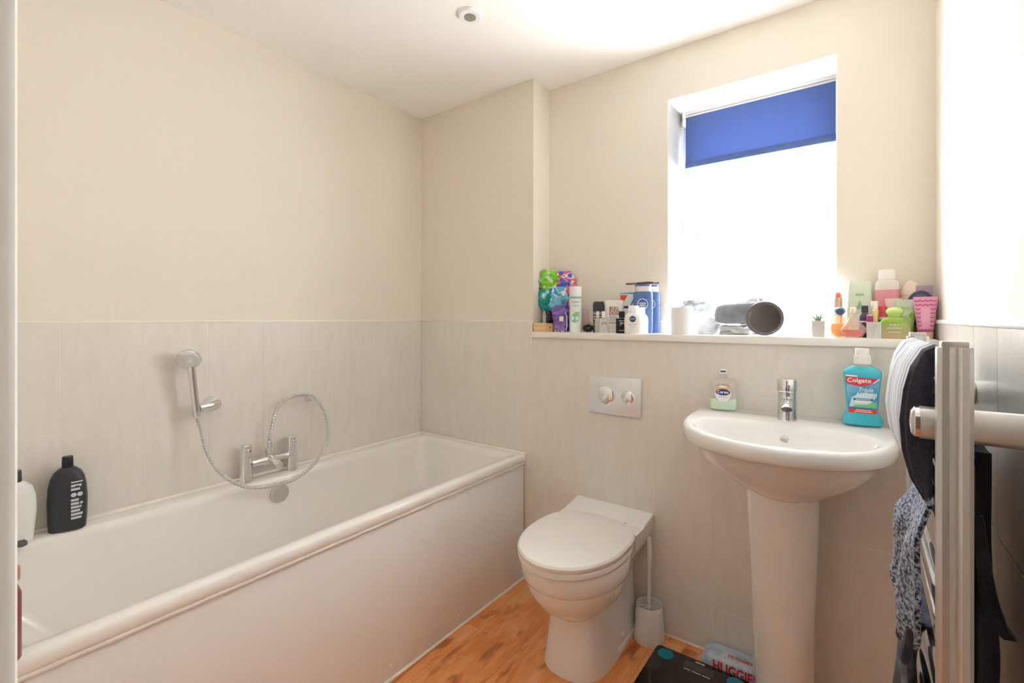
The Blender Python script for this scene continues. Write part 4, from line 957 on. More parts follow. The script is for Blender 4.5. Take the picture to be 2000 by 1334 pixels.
# blue shower gels
M_gel = mat('gel_blue', (84, 110, 160), 0.25)
for i, (u1, u2, yy) in enumerate(((1237, 1275, 1.872), (1252, 1289, 1.911))):
    t, w, h = shelf_thing('shower_gel_bottle', ('tall blue shower gel bottle with round white emblem and pale cap', 'tall blue shower gel bottle standing behind the one with the emblem')[i], 'bottle', u1, u2, 556 + i, yy, 0.8, group='blue shower gels')
    hz = h * 0.855
    secs = [(0, w * 0.44, 0.014, 3.2), (0.002, w * 0.48, 0.016, 3.2)]
    for k in range(14):
        z = 0.01 + (hz - 0.02) * k / 13; rp_ = 0.0012 * math.sin(k * 2.1) if 6 < k < 12 else 0
        secs.append((z, w * 0.5 + rp_, 0.0165, 3.0))
    secs += [(hz - 0.003, w * 0.47, 0.015, 3), (hz, w * 0.42, 0.0135, 3)]
    part('body', bottle(secs), M_gel, t)
    part('cap', bottle([(hz, w * 0.40, 0.0145, 3), (hz + 0.001, w * 0.42, 0.0155, 3), (h - 0.001, w * 0.42, 0.0155, 3), (h, w * 0.405, 0.0145, 3)]), mat('gel_cap', (214, 212, 210), 0.3), t)
    part('cap_top', bottle([(h * 0.965, w * 0.425, 0.0158, 3), (h - 0.0005, w * 0.425, 0.0158, 3)]), mat('gel_cap_band', (96, 116, 160), 0.3), t)
    part('emblem_ring', plate(-0.001, h * 0.60, w * 0.56, w * 0.56, -0.0163, rnd=1), M_white, t)
    part('emblem', plate(-0.001, h * 0.60, w * 0.50, w * 0.50, -0.0167, rnd=1), mat('emblem_navy', (64, 86, 146), 0.3), t)
    letter(t, 'NIVEA', w * 0.38, h * 0.036, M_white, y=-0.0177, z=h * 0.615, x=-0.001, bold=0.02)
    letter(t, 'MEN', w * 0.30, h * 0.036, M_white, y=-0.0177, z=h * 0.57, x=-0.001, bold=0.02)
    part('print_line', plate(w * 0.12, h * 0.42, w * 0.3, h * 0.012, -0.0163), mat('red_brown_print', (120, 90, 130), 0.5), t)
    ztop = ZS + h
p0 = ony(1223, 553.5, 1.858); p1 = ony(1277, 552, 1.858)
t = thing('makeup_brush', 'make up brush with a wooden handle lying on the blue gel bottles', 'brush', (p0.x, 1.858, ztop + 0.0055))
L_ = p1.x - p0.x
part('handle', G().tube([(0, 0, 0), (L_ * 0.4, 0, 0.0)], [0.0045, 0.0042], 10), mat('taupe_handle', (132, 116, 108), 0.4), t)
part('ferrule', G().tube([(L_ * 0.4, 0, 0), (L_ * 0.62, 0, 0.0)], [0.0044, 0.005], 12), mat('navy_ferrule', (58, 58, 104), 0.3), t)
part('bristles', G().tube([(L_ * 0.62, 0, 0), (L_ * 0.8, 0, 0.0008), (L_ * 0.95, 0, 0.0), (L_, 0, -0.001)], [0.005, 0.0052, 0.004, 0.001], 10), mat('brown_bristle', (84, 70, 72), 0.8), t)
t = thing('tweezers', 'patterned blue tweezers lying across the rear gel bottle', 'tweezers', (ony(1275, 553, 1.90).x, 1.90, ztop + 0.0035))
part('arm', G().box(0, 0.03, -0.004, 0.004, 0, 0.003, 0.001), mat('blue_pattern', (70, 76, 120), 0.4, var=((190, 190, 210), 300, (1, 1, 1), 0.5, 0.55)), t)
part('arm', G().box(0.002, 0.03, -0.003, 0.004, 0.0036, 0.0066, 0.001), mat('blue_pattern', (70, 76, 120), 0.4), t)

# ---- white beaker and the pile in the window
x, w, h, f = fit(1309.5, 1355.5, 600, 1.80 + 0.03, ZS)
R = w / 2
t = thing('white_beaker', 'plain white ceramic beaker holding a toothbrush by the window reveal', 'beaker', (x, 1.83, ZS))
part('cup', G().lathe([(R - 0.003, 0), (R, 0.003), (R, h - 0.001), (R - 0.001, h), (R - 0.003, h - 0.001), (R - 0.0035, 0.006), (0.002, 0.005)], (0, 0, 0), 40), mat('beaker_white', (240, 240, 240), 0.35), t)
single('toothbrush', G().tube([(0, 0, 0), (0.0025, 0.002, 0.08), (0.003, 0.002, 0.092)], [0.003, 0.0035, 0.002], 8), M_white, 'white toothbrush handle poking out of the beaker', 'toothbrush', (x - 0.008, 1.835, ZS + 0.0065))
def cloth_lump(name, label, cat, u1, u2, vt, vb, y, m, seed, d, amp=0.008, flat=0.4):
    zb_ = max(ZS + 0.0003, HC + y / ray((u1 + u2) / 2, 0)[1] * (Y0 - vb) / FPX)
    x, w, h, f = fit(u1, u2, vt, y, zb_)
    rings = []; n, mm = 30, 14
    for i in range(mm + 1):
        tt = i / mm; ring = []; env = max(0.05, (1 - (abs(2 * tt - 0.9) / 1.12) ** 2.4)) ** flat
        for j in range(n):
            a = 2 * PI * j / n; c_, s_ = math.cos(a), math.sin(a)
            xx = w / 2 * env * c_; yy = d / 2 * env * s_
            k = noise.noise((xx * 35 + seed, yy * 35, tt * 3)); k2 = noise.noise((xx * 90, yy * 90 + seed, tt * 7))
            ff = 1 + k * amp * 60 + k2 * amp * 28
            ring.append((xx * ff, yy * ff, max(0.0, h * tt + k2 * amp * (0 if i in (0, mm) else 1.0))))
        rings.append(ring)
    return single(name, G().loft(rings), m, label, cat, (x, y, zb_), f, sharp=0.3)
M_bag = mat('white_film', (232, 234, 240), 0.3, bump=(70, 0.8, (1, 1, 1)), var=((240, 240, 244), 20, (1, 1, 1), 0.4, 0.6))
M_pinkbag = patch_mat('white_pink_film', [(0, (228, 230, 238)), (0.64, (238, 150, 176))], 22, 0.3, 3.0)
cloth_lump('carrier_bag', 'flattened white plastic bag with a pink print under the grey pouch', 'bag', 1354, 1402, 618, 652.5, 1.885, M_pinkbag, 2.0, 0.05)
cloth_lump('clear_bag', 'crumpled clear plastic bag under the dark grey pouch', 'bag', 1402, 1478, 635, 654, 1.905, mat('grey_film', (206, 206, 206), 0.3, bump=(70, 0.8, (1, 1, 1))), 5.0, 0.06)
cloth_lump('white_pouch', 'pale lilac wash bag behind the white beaker', 'wash bag', 1345, 1402, 607, 645, 1.98, mat('lilac_film', (224, 224, 236), 0.4), 8.0, 0.05)
cloth_lump('grey_cloth', 'crumpled grey cloth on top of the wash bag behind the beaker', 'cloth', 1330, 1391, 586, 607, 1.98, fabric('grey_flannel', [(0.3, (132, 134, 136)), (0.7, (176, 178, 180))], mott=40, scale=500), 11.0, 0.06)
# dark grey pouch: long rounded roll
x, w, h, f = fit(1395, 1490, 588, 1.90, ZS)
zp = HC + 1.90 / ray(1440, 0)[1] * (Y0 - 636) / FPX
x0_, x1_ = ony(1396, 600, 1.90).x, ony(1485, 600, 1.90).x
hh = ony(1440, 590, 1.90).z - zp
t = thing('cosmetic_pouch', 'dark grey rounded cosmetic pouch lying behind the round mirror', 'pouch', ((x0_ + x1_) / 2, 1.90, zp - 0.002))
rings = []
Lh = (x1_ - x0_) / 2
for k in range(17):
    tt = -1 + 2 * k / 16; env = (1 - abs(tt) ** 9) ** 0.5 * 0.8 + 0.2
    lift = 0.006 * (tt + 1) / 2
    ring = []
    for j in range(28):
        a = 2 * PI * j / 28; c_, s_ = math.cos(a), math.sin(a)
        hz_ = hh / 2 * env * (0.9 + 0.1 * tt)
        ring.append((Lh * tt, 0.034 * env * math.copysign(abs(c_) ** 0.65, c_), hh / 2 + lift + hz_ * math.copysign(abs(s_) ** 0.65, s_) + 0.001 * math.sin(tt * 9 + a * 3)))
    rings.append(ring)
part('body', G().loft(rings), fabric('pouch_grey', [(0.3, (138, 140, 150)), (0.7, (160, 162, 172))], mott=30, scale=900, rough=0.6), t, sharp=1.2)
part('zip', G().tube([(-Lh * 0.6, -0.012, hh * 0.985), (0, -0.012, hh * 1.015), (Lh * 0.7, -0.012, hh * 1.03)], 0.0016, 6), mat('pale_zip', (190, 190, 200), 0.4), t)
cloth_lump('sponge_bag', 'rounded taupe bag behind the cosmetic pouch and mirror', 'bag', 1448, 1505, 581, 653, 1.985, fabric('taupe_cloth', [(0.3, (150, 146, 144)), (0.7, (176, 172, 170))], mott=30, scale=600), 21.0, 0.05)
# round mirror
mc = ony(1493.5, 620.5, 1.836)
Rm = 0.5 * (ony(1533, 620, 1.836).x - ony(1454, 620, 1.836).x) * 0.95
Rv = 0.5 * (ony(1493, 587, 1.836).z - ony(1493, 654.5, 1.836).z)
t = thing('vanity_mirror', 'oval hand mirror with dark grey rim leaning on the pouch', 'mirror', (mc.x, 1.836, ZS), 0.1)
def oval(k, y, rz_=Rv): return [(Rm * k * math.cos(a), y - 0.10 * (0) + 0.12 * (rz_ * k * math.sin(a)), Rv + 0.0005 + rz_ * k * math.sin(a)) for a in [2 * PI * j / 48 for j in range(48)]]
part('rim', G().loft([oval(0.9, 0.012), oval(0.985, 0.010), oval(1.0, 0.004), oval(0.985, -0.003), oval(0.90, -0.005), oval(0.83, -0.003), oval(0.815, 0.0)]), mat('mirror_rim', (104, 100, 102), 0.35), t)
part('mirror_glass', G().loft([oval(0.83, 0.002), oval(0.822, -0.0008), oval(0.4, -0.0008)]), mat('mirror_silver', (232, 232, 232), 0.04, 1.0), t)
single('face_mask', G().tube(smooth_path([onx(1533, 622, -0.199) * 0 + Vector((0, 0, 0.0)), Vector((0.012, 0, 0.004)), Vector((0.02, 0.0, 0.02)), Vector((0.016, 0.0, 0.034)), Vector((0.004, 0.0, 0.036)), Vector((-0.004, 0.0, 0.03))], 6), 0.0013, 6), mat('grey_cord', (176, 178, 184), 0.5), 'thin grey elastic loop standing beside the mirror', 'loop', (ony(1533, 650, 1.88).x, 1.88, ZS + 0.0013))

# ---- little plant
t, w, h = shelf_thing('potted_succulent', 'tiny green succulent in a square pale grey pot', 'plant', 1584, 1612, 626, 1.83, 1)
part('pot', G().loft([[(sx_ * w * k / 2, sy_ * w * k / 2, z) for sx_, sy_ in ((-1, -1), (1, -1), (1, 1), (-1, 1))] for z, k in ((0, 0.86), (h, 0.96), (h, 0.84), (h - 0.004, 0.84))]), mat('pot_grey', (206, 202, 198), 0.5), t)
part('soil', G().box(-w * 0.41, w * 0.41, -w * 0.41, w * 0.41, h - 0.006, h - 0.004), mat('soil', (120, 104, 90), 0.9), t)
for k in range(10):
    a = 2 * PI * k / 10 + 0.4; tl_ = 0.5 + 0.5 * (k % 3); ln = 0.026 - 0.003 * (k % 3)
    pts = [(0.003 * math.cos(a), 0.003 * math.sin(a), h - 0.005), (ln * 0.5 * math.cos(a) * tl_, ln * 0.5 * math.sin(a) * tl_, h + ln * 0.5), (ln * 0.95 * math.cos(a) * tl_, ln * 0.95 * math.sin(a) * tl_, h + ln * (1.15 - 0.35 * tl_))]
    part('leaf', G().tube(smooth_path(pts, 4), [0.0026, 0.003, 0.003, 0.0028, 0.0025, 0.002, 0.0015, 0.001, 0.0003], 6), mat('succulent', (150, 172, 140), 0.5, var=((186, 200, 172), 60, (1, 1, 1), 0.4, 0.6)), t)

# ---- scents and lotions right of the window
t, w, h = shelf_thing('amber_scent_bottle', 'pale gold glass scent flask behind the plant', 'scent bottle', 1607, 1650, 614, 1.885, 1)
part('flask', bottle([(0, w * 0.42, 0.014, 3), (0.002, w * 0.47, 0.016, 2.6), (h * 0.4, w * 0.5, 0.018, 2.2), (h * 0.8, w * 0.46, 0.016, 2.2), (h * 0.95, w * 0.34, 0.012, 2.2), (h, w * 0.2, 0.008, 2)]), glass('gold_glass', (250, 228, 170)), t)
part('stopper', cyl(w * 0.14, h, h + 0.006, 16), glass('gold_glass', (250, 228, 170)), t)
t, w, h = shelf_thing('body_mist_bottle', 'tall slim clear capped mist bottle by the window edge', 'bottle', 1621, 1640, 541, 1.925 - 0.02, 1)
part('body', cyl(w * 0.46, 0, h * 0.6, 24), mat('mist_body', (230, 222, 220), 0.2, trans=0.4), t)
part('pump', cyl(w * 0.24, h * 0.6, h * 0.86, 16), mat('pump_grey', (206, 212, 220), 0.3), t)
part('clear_cap', G().lathe([(w * 0.46, h * 0.605), (w * 0.45, h * 0.96), (w * 0.36, h), (w * 0.3, h - 0.001), (w * 0.40, h * 0.95), (w * 0.41, h * 0.605)], (0, 0, 0), 24), glass('clear_cap', (240, 244, 248)), t)
t, w, h = shelf_thing('rose_gold_atomiser', 'slim rose gold atomiser with a coral top', 'atomiser', 1627, 1646, 571, 1.868 + 0.012, 1)
part('body', cyl(w * 0.46, 0, h * 0.88, 24), mat('rose_gold', (214, 178, 158), 0.25, 0.5), t)
part('coral_top', bottle([(h * 0.88, w * 0.30, w * 0.3, 2), (h * 0.93, w * 0.36, w * 0.36, 2), (h * 0.97, w * 0.3, w * 0.3, 2), (h, w * 0.16, w * 0.16, 2)]), mat('coral', (240, 120, 104), 0.4), t)
t, w, h = shelf_thing('orange_scent_bottle', 'round orange scent bottle with teal ball stopper', 'scent bottle', 1615, 1664, 600, 1.838, 1)
hb1 = h * 0.72
part('glass_shell', bottle([(0, w * 0.30, 0.012, 2.2), (0.002, w * 0.36, 0.014, 2.2), (hb1 * 0.25, w * 0.47, 0.017, 2.2), (hb1 * 0.45, w * 0.5, 0.018, 2.2), (hb1 * 0.7, w * 0.42, 0.016, 2.1), (hb1 * 0.9, w * 0.25, 0.011, 2), (hb1 * 0.97, w * 0.14, 0.008, 2), (hb1, w * 0.14, 0.008, 2)]), glass('pale_amber_glass', (252, 236, 200)), t)
part('juice', bottle([(0.004, w * 0.24, 0.009, 2.2), (hb1 * 0.3, w * 0.36, 0.0125, 2.2), (hb1 * 0.62, w * 0.34, 0.0115, 2.2), (hb1 * 0.63, w * 0.33, 0.011, 2.2)]), mat('orange_juice', (252, 150, 40), 0.15), t)
part('stopper', G().lathe([(0.0005, hb1 + 0.001)] + [(w * 0.235 * math.sin(PI * k / 14), hb1 + 0.001 + (h - hb1) * (1 - math.cos(PI * k / 14)) / 2) for k in range(1, 14)] + [(0.0005, h)], (0, 0, 0), 28), mat('teal_stopper', (110, 172, 176), 0.2), t)
part('stopper_face', G().lathe([(w * 0.15, -w * 0.2), (w * 0.15, -w * 0.235), (0.0005, -w * 0.236)], (w * 0.03, 0, hb1 + (h - hb1) * 0.42), 24, 'y'), mat('dark_violet', (88, 92, 124), 0.3), t)
t, w, h = shelf_thing('red_scent_bottle', 'flared glass scent bottle with a red base and pale neck', 'scent bottle', 1641, 1693, 600, 1.800, 1)
part('glass_shell', bottle([(0, w * 0.30, 0.013, 2.3), (0.002, w * 0.33, 0.014, 2.3), (h * 0.18, w * 0.46, 0.018, 2.2), (h * 0.27, w * 0.5, 0.019, 2.1), (h * 0.33, w * 0.46, 0.018, 2.1), (h * 0.48, w * 0.30, 0.014, 2), (h * 0.62, w * 0.19, 0.010, 2), (h * 0.75, w * 0.13, 0.0085, 2), (h * 0.8, w * 0.12, 0.008, 2)]), glass('blush_glass', (250, 222, 206)), t)
part('juice', bottle([(0.004, w * 0.27, 0.0105, 2.2), (h * 0.16, w * 0.40, 0.014, 2.2), (h * 0.26, w * 0.43, 0.0145, 2.1), (h * 0.265, w * 0.42, 0.014, 2.1)]), mat('red_juice', (214, 58, 58), 0.15), t)
part('stopper', bottle([(h * 0.8, w * 0.115, w * 0.115, 2), (h * 0.82, w * 0.125, w * 0.125, 2), (h * 0.97, w * 0.12, w * 0.12, 2), (h, w * 0.08, w * 0.08, 2)]), mat('pearl_cap', (238, 222, 210), 0.25), t)
t, w, h = shelf_thing('dark_lotion_bottle', 'small charcoal bottle with a square black cap', 'bottle', 1676, 1701, 597, 1.842, 1)
part('body', bottle([(0, w * 0.42, 0.011, 3), (0.002, w * 0.46, 0.013, 3), (h * 0.56, w * 0.46, 0.013, 3), (h * 0.68, w * 0.47, 0.013, 2.4), (h * 0.76, w * 0.3, 0.01, 2.2), (h * 0.79, w * 0.22, 0.009, 2)]), mat('charcoal_lotion', (76, 76, 86), 0.3), t)
part('cap', bottle([(h * 0.785, w * 0.3, 0.0095, 4), (h, w * 0.29, 0.009, 4)]), mat('charcoal_cap2', (66, 66, 72), 0.3), t)
part('print_band', plate(0, h * 0.5, w * 0.7, h * 0.04, -0.0132), M_white, t)
t, w, h = shelf_thing('pale_green_bottle', 'large pale green shampoo bottle with a green tree emblem', 'bottle', 1652, 1706, 550, 1.905, 1)
part('body', bottle([(0.03, w * 0.5, 0.018, 3), (h * 0.4, w * 0.5, 0.02, 3), (h * 0.75, w * 0.46, 0.017, 3), (h * 0.97, w * 0.42, 0.009, 3), (h, w * 0.40, 0.006, 3)]), mat('pale_green', (214, 226, 206), 0.3), t)
part('cap', bottle([(0, w * 0.42, 0.016, 3), (0.03, w * 0.44, 0.017, 3)]), M_wplast, t)
part('emblem', G().add([(-0.009, -0.0205, h * 0.50), (0.009, -0.0205, h * 0.50), (0.003, -0.0195, h * 0.62), (0, -0.0193, h * 0.66), (-0.003, -0.0195, h * 0.62)], [(0, 1, 2, 3, 4)]), mat('leaf_print', (140, 190, 150), 0.5), t)
part('print_line', plate(0, h * 0.76, w * 0.3, h * 0.04, -0.0172), mat('leaf_print', (140, 190, 150), 0.5), t)
t, w, h = shelf_thing('pink_lotion_bottle', 'tall clear bottle of pink lotion with a white top', 'bottle', 1708, 1757, 527, 1.895, 1)
part('body', bottle([(0, w * 0.46, 0.016, 3.4), (0.002, w * 0.49, 0.0185, 3.4), (h * 0.70, w * 0.5, 0.019, 3.4)]), mat('pink_lotion', (228, 156, 170), 0.2), t)
part('upper_body', bottle([(h * 0.701, w * 0.5, 0.019, 3.4), (h * 0.80, w * 0.49, 0.0185, 3), (h * 0.835, w * 0.44, 0.017, 2.8), (h * 0.85, w * 0.36, 0.015, 2.4)]), mat('frosted_clear', (234, 222, 216), 0.25), t)
part('cap', bottle([(h * 0.85, w * 0.34, 0.0145, 2.4), (h * 0.855, w * 0.36, 0.0155, 2.4), (h * 0.985, w * 0.35, 0.015, 2.4), (h, w * 0.32, 0.0135, 2.4)]), mat('cap_cream', (240, 236, 230), 0.35), t)
part('red_spot', plate(0.004, h * 0.38, 0.008, 0.010, -0.0187, rnd=1), mat('red_spot', (224, 84, 92), 0.4), t)
part('red_badge', plate(-0.004, h * 0.15, 0.014, 0.02, -0.0187, rnd=1), mat('red_spot', (224, 84, 92), 0.4), t)
t, w, h = shelf_thing('cream_tub', 'pale peach domed lotion bottle behind the green tube', 'bottle', 1756, 1802, 548, 1.912, 0.6)
part('body', bottle([(0, w * 0.47, 0.014, 3), (0.002, w * 0.5, 0.016, 3), (h * 0.72, w * 0.5, 0.016, 3), (h * 0.74, w * 0.47, 0.015, 3)]), mat('peach_lotion', (238, 210, 190), 0.35), t)
part('domed_cap', bottle([(h * 0.745, w * 0.46, 0.015, 2.6), (h * 0.86, w * 0.42, 0.014, 2.4), (h * 0.96, w * 0.26, 0.010, 2.2), (h, w * 0.06, 0.004, 2)]), mat('peach_cap', (240, 222, 206), 0.35), t)
t, w, h = shelf_thing('red_label_bottle', 'small rosy bottle with a black and white band', 'bottle', 1713, 1735, 598, 1.858, 1)
part('body', cyl(w * 0.46, 0, h * 0.78, 24), mat('rosy', (214, 100, 112), 0.3), t)
part('cap', cyl(w * 0.4, h * 0.782, h, 20), mat('red_cap', (226, 88, 92), 0.3), t)
part('white_band', plate(0, h * 0.62, w * 0.9, h * 0.08, -w * 0.46 - 0.0002, wrap=w * 0.46), M_white, t)
part('black_band', plate(0, h * 0.53, w * 0.9, h * 0.06, -w * 0.46 - 0.0002, wrap=w * 0.46), M_black, t)
t, w, h = shelf_thing('pink_hand_cream', 'blush pink tube standing on its cap behind the green scent', 'tube', 1728, 1762, 583, 1.868, 1)
part('tube', bottle([(h * 0.2, w * 0.34, 0.013, 2.2), (h * 0.6, w * 0.42, 0.008, 2.6), (h * 0.98, w * 0.5, 0.0018, 6), (h, w * 0.5, 0.0016, 6)]), mat('blush_tube', (240, 214, 206), 0.4), t)
part('cap', cyl(0.012, 0, h * 0.2, 22), mat('blush_cap', (236, 222, 214), 0.4), t)
t, w, h = shelf_thing('nail_varnish', 'plum nail varnish bottle with a white cap', 'nail varnish', 1692, 1706, 614, 1.815 + 0.012, 1)
part('glass_body', rbox(w, w, 0, h * 0.93, 5), mat('plum', (176, 72, 140), 0.15), t)
part('shoulder', rbox(w * 0.9, w * 0.9, h * 0.93, h, 4), mat('pale_shoulder', (232, 214, 226), 0.3), t)
t, w, h = shelf_thing('white_capped_bottle', 'small bottle with a tall white cap behind the gold lipstick', 'bottle', 1700, 1716, 588, 1.845 - 0.0, 1)
part('body', cyl(w * 0.5, 0, h * 0.6, 22), mat('ivory_body', (236, 222, 208), 0.3), t)
part('cap', cyl(w * 0.46, h * 0.603, h, 22), mat('cap_cream', (240, 236, 230), 0.35), t)
t, w, h = shelf_thing('gold_lipstick', 'gold lipstick standing behind the frosted cube', 'lipstick', 1703, 1718, 606, 1.822 + 0.002, 1)
part('base', cyl(w * 0.46, 0, h * 0.45, 22), mat('gold', (236, 190, 110), 0.2, 0.8), t)
part('cap', cyl(w * 0.44, h * 0.452, h, 22), mat('pale_gold', (240, 206, 150), 0.2, 0.6), t)
t, w, h = shelf_thing('frosted_cube_bottle', 'low frosted white cube bottle at the shelf edge', 'scent bottle', 1692, 1722, 629, 1.797, 1)
part('cube', rbox(w, 0.02, 0, h, 12), mat('frosted_white', (232, 228, 226), 0.3, trans=0.25), t)
part('inner_tint', plate(w * 0.22, h * 0.45, w * 0.4, h * 0.75, -0.0101), mat('tint_aqua', (206, 214, 210), 0.4), t)
t, w, h = shelf_thing('green_scent_bottle', 'wide lime green scent bottle with round green stopper and white lettering', 'scent bottle', 1716, 1778, 600, 1.797 + 0.006, 1)
hb2 = h * 0.69
part('glass_body', bottle([(0, w * 0.46, 0.0125, 5), (0.002, w * 0.49, 0.0145, 5), (hb2 * 0.55, w * 0.5, 0.015, 4), (hb2 * 0.75, w * 0.49, 0.015, 3), (hb2 * 0.9, w * 0.40, 0.0135, 2.6), (hb2 * 0.98, w * 0.26, 0.010, 2.3), (hb2, w * 0.18, 0.008, 2)]),
     sec_bands('lime_glass', [(0.0, (222, 196, 150)), (0.22, (206, 198, 140)), (0.45, (190, 204, 122)), (0.7, (166, 204, 84)), (0.88, (178, 214, 100))], 0.12, 2, 0.25, 0.0, hb2), t)
part('stopper', bottle([(hb2, w * 0.16, 0.008, 2), (hb2 + 0.002, w * 0.2, 0.010, 2)] + [(hb2 + 0.002 + (h - hb2 - 0.002) * (1 - math.cos(PI * k / 12)) / 2, max(0.002, w * 0.29 * math.sin(PI * k / 12)), max(0.002, 0.015 * math.sin(PI * k / 12)), 2.2) for k in range(3, 13)]), mat('lime_stopper', (194, 226, 130), 0.25), t)
letter(t, 'PURA', w * 0.3, h * 0.055, M_white, y=-0.0157, z=hb2 * 0.62)
letter(t, 'LEGGERA', w * 0.46, h * 0.055, M_white, y=-0.0157, z=hb2 * 0.49)
part('print_line', plate(0, hb2 * 0.3, w * 0.4, h * 0.012, -0.0152), M_white, t)
t, w, h = shelf_thing('green_tube', 'pale to lime green tube standing behind the green scent bottle', 'tube', 1748, 1789, 585, 1.85, 1)
part('tube', bottle([(0.012, w * 0.36, 0.014, 2.2), (h * 0.5, w * 0.44, 0.009, 2.6), (h * 0.98, w * 0.5, 0.0018, 6), (h, w * 0.5, 0.0016, 6)]), sec_bands('green_tube_film', [(0.0, (170, 206, 130)), (0.35, (178, 212, 140)), (0.62, (200, 222, 180)), (0.85, (206, 222, 196))], 0.35, 2, 0, 0.0, h), t)
part('cap', bottle([(0, w * 0.33, 0.013, 2.2), (0.012, w * 0.35, 0.0135, 2.2)]), mat('green_cap', (150, 196, 100), 0.4), t)
part('leaf_mark', plate(w * 0.28, h * 0.58, w * 0.22, h * 0.15, -0.0085, rnd=1), mat('bright_leaf', (150, 206, 30), 0.4), t)
part('print_line', plate(-w * 0.1, h * 0.78, w * 0.55, h * 0.05, -0.0063), mat('pale_green_print', (184, 206, 180), 0.5), t)
part('print_line', plate(-w * 0.1, h * 0.6, w * 0.4, h * 0.015, -0.0085), M_white, t)
# pink patterned tube
t, w, h = shelf_thing('pink_patterned_tube', 'bright pink tube with black scallop pattern standing on a peach cap', 'tube', 1783, 1832, 579.5, 1.822, 0.5)
hz0 = h * 0.17
part('tube', bottle([(hz0, w * 0.30, 0.014, 2.2), (hz0 + h * 0.03, w * 0.33, 0.014, 2.2), (h * 0.6, w * 0.42, 0.009, 2.6), (h * 0.98, w * 0.5, 0.0018, 6), (h, w * 0.5, 0.0016, 6)]), mat('hot_pink', (246, 160, 198), 0.35), t)
part('cap', bottle([(0, w * 0.31, 0.0135, 2.2), (hz0 - 0.0005, w * 0.33, 0.0145, 2.2)]), mat('peach_card', (236, 190, 164), 0.4), t)
def tube_y(z): 
    a = (z - hz0) / (h - hz0); return -(0.0148 * (1 - a) + 0.0018 * a) - 0.0006
mk = None
for zi in range(8):
    z = hz0 + (h - hz0) * (0.06 + zi * 0.118); half = (w * 0.30 + (w * 0.19) * (z - hz0) / (h - hz0))
    n = 4
    for k in range(n):
        if 1 <= zi <= 5 and k in (1, 2): continue
        xx = (k - (n - 1) / 2) * half * 2 / n * 0.96; r_ = half * 0.2
        g = G().tube([(xx + r_ * math.cos(a), tube_y(z), z - r_ * 0.75 * math.sin(a) + r_ * 0.4) for a in [PI * q / 6 for q in range(7)]], 0.0008, 5)
        part('scallop_mark', g, mat('black_print', (70, 40, 56), 0.5), t)
part('pale_panel', plate(0, hz0 + (h - hz0) * 0.48, w * 0.38, h * 0.36, -0.0112), mat('pale_pink_panel', (244, 180, 208), 0.4), t)
part('plum_band', plate(0, hz0 + h * 0.012, w * 0.55, h * 0.03, -0.0146), mat('plum_band', (176, 84, 140), 0.4), t)
# hair brush
x, w, h, f = fit(1770, 1833, 567, 1.885, ZS)
t = thing('hair_brush', 'navy paddle hair brush propped behind the pink patterned tube', 'hair brush', (x - 0.004, 1.885, ZS), 0.0)
w *= 0.96
part('paddle', G().loft([[(w / 2 * k * math.cos(a), y, h * 0.62 + h * 0.38 * k * math.sin(a) * 1.0) for a in [2 * PI * j / 40 for j in range(40)]] for k, y in ((0.86, -0.008), (0.97, -0.006), (1.0, 0), (0.97, 0.006), (0.86, 0.008))]), mat('navy_plastic', (66, 78, 108), 0.3), t)
part('cushion', G().loft([[(w / 2 * k * math.cos(a), y, h * 0.62 + h * 0.38 * k * math.sin(a)) for a in [2 * PI * j / 32 for j in range(32)]] for k, y in ((0.8, -0.008), (0.78, -0.0105), (0.6, -0.0125))]), mat('navy_cushion', (86, 98, 130), 0.5), t)
part('handle', G().tube([(0, 0, h * 0.28), (0, 0, 0.012), (0, 0, 0.0)], [0.009, 0.008, 0.007], 14), mat('navy_plastic', (66, 78, 108), 0.3), t)
t, w, h = shelf_thing('mauve_carton', 'mauve carton standing in the corner against the right wall', 'carton', 1809, 1829, 557, 1.905, 0.0)
t.location.x = XRt - 0.0095 - 0.021
part('box', G().box(-0.02, 0.02, -0.008, 0.008, 0, h, 0.0008), mat('mauve_card', (180, 162, 178), 0.5), t)
part('dark_side', G().box(-0.0201, 0.0201, -0.0083, -0.0080, 0, h * 0.12), mat('plum_card', (112, 66, 92), 0.5), t)

# ================================================================== THINGS ON THE BASIN
zk = 0.8885
t, w, h = shelf_thing('hand_soap_bottle', 'clear hand soap bottle with pale green soap on the basin edge', 'soap bottle', 1387, 1439, 722, 1.742, 0.6, zb=zk)
part('soap', bottle([(0, w * 0.44, 0.018, 4), (0.003, w * 0.49, 0.021, 4), (h * 0.1, w * 0.5, 0.0215, 3.6), (h * 0.28, w * 0.485, 0.0205, 3.4)]), mat('green_soap', (204, 230, 204), 0.15), t)
part('clear_shell', bottle([(h * 0.281, w * 0.485, 0.0205, 3.4), (h * 0.45, w * 0.46, 0.0195, 3.2), (h * 0.6, w * 0.47, 0.0195, 3.2), (h * 0.71, w * 0.49, 0.019, 3.2), (h * 0.765, w * 0.40, 0.016, 3), (h * 0.785, w * 0.22, 0.0125, 2.2)]), glass('clear_soap_shell', (226, 224, 212)), t)
part('pump_collar', cyl(0.0135, h * 0.786, h * 0.9, 24), glass('clear_collar', (214, 212, 206)), t)
part('pump_head', bottle([(h * 0.9, 0.012, 0.012, 2), (h * 0.985, 0.011, 0.011, 2), (h, 0.009, 0.009, 2)]), M_wplast, t)
part('pump_slot', G().box(-0.0085, 0.0085, -0.0125, -0.009, h * 0.945, h * 0.985, 0.001), mat('navy_slot', (52, 48, 110), 0.3), t)
part('white_label', plate(0.0, h * 0.40, w * 0.60, h * 0.42, -0.0202, rnd=1), mat('soap_label', (234, 236, 238), 0.4), t)
part('red_edge', plate(0.0, h * 0.385, w * 0.60, h * 0.42, -0.0199, rnd=1), mat('pink_red_print', (214, 84, 104), 0.4), t)
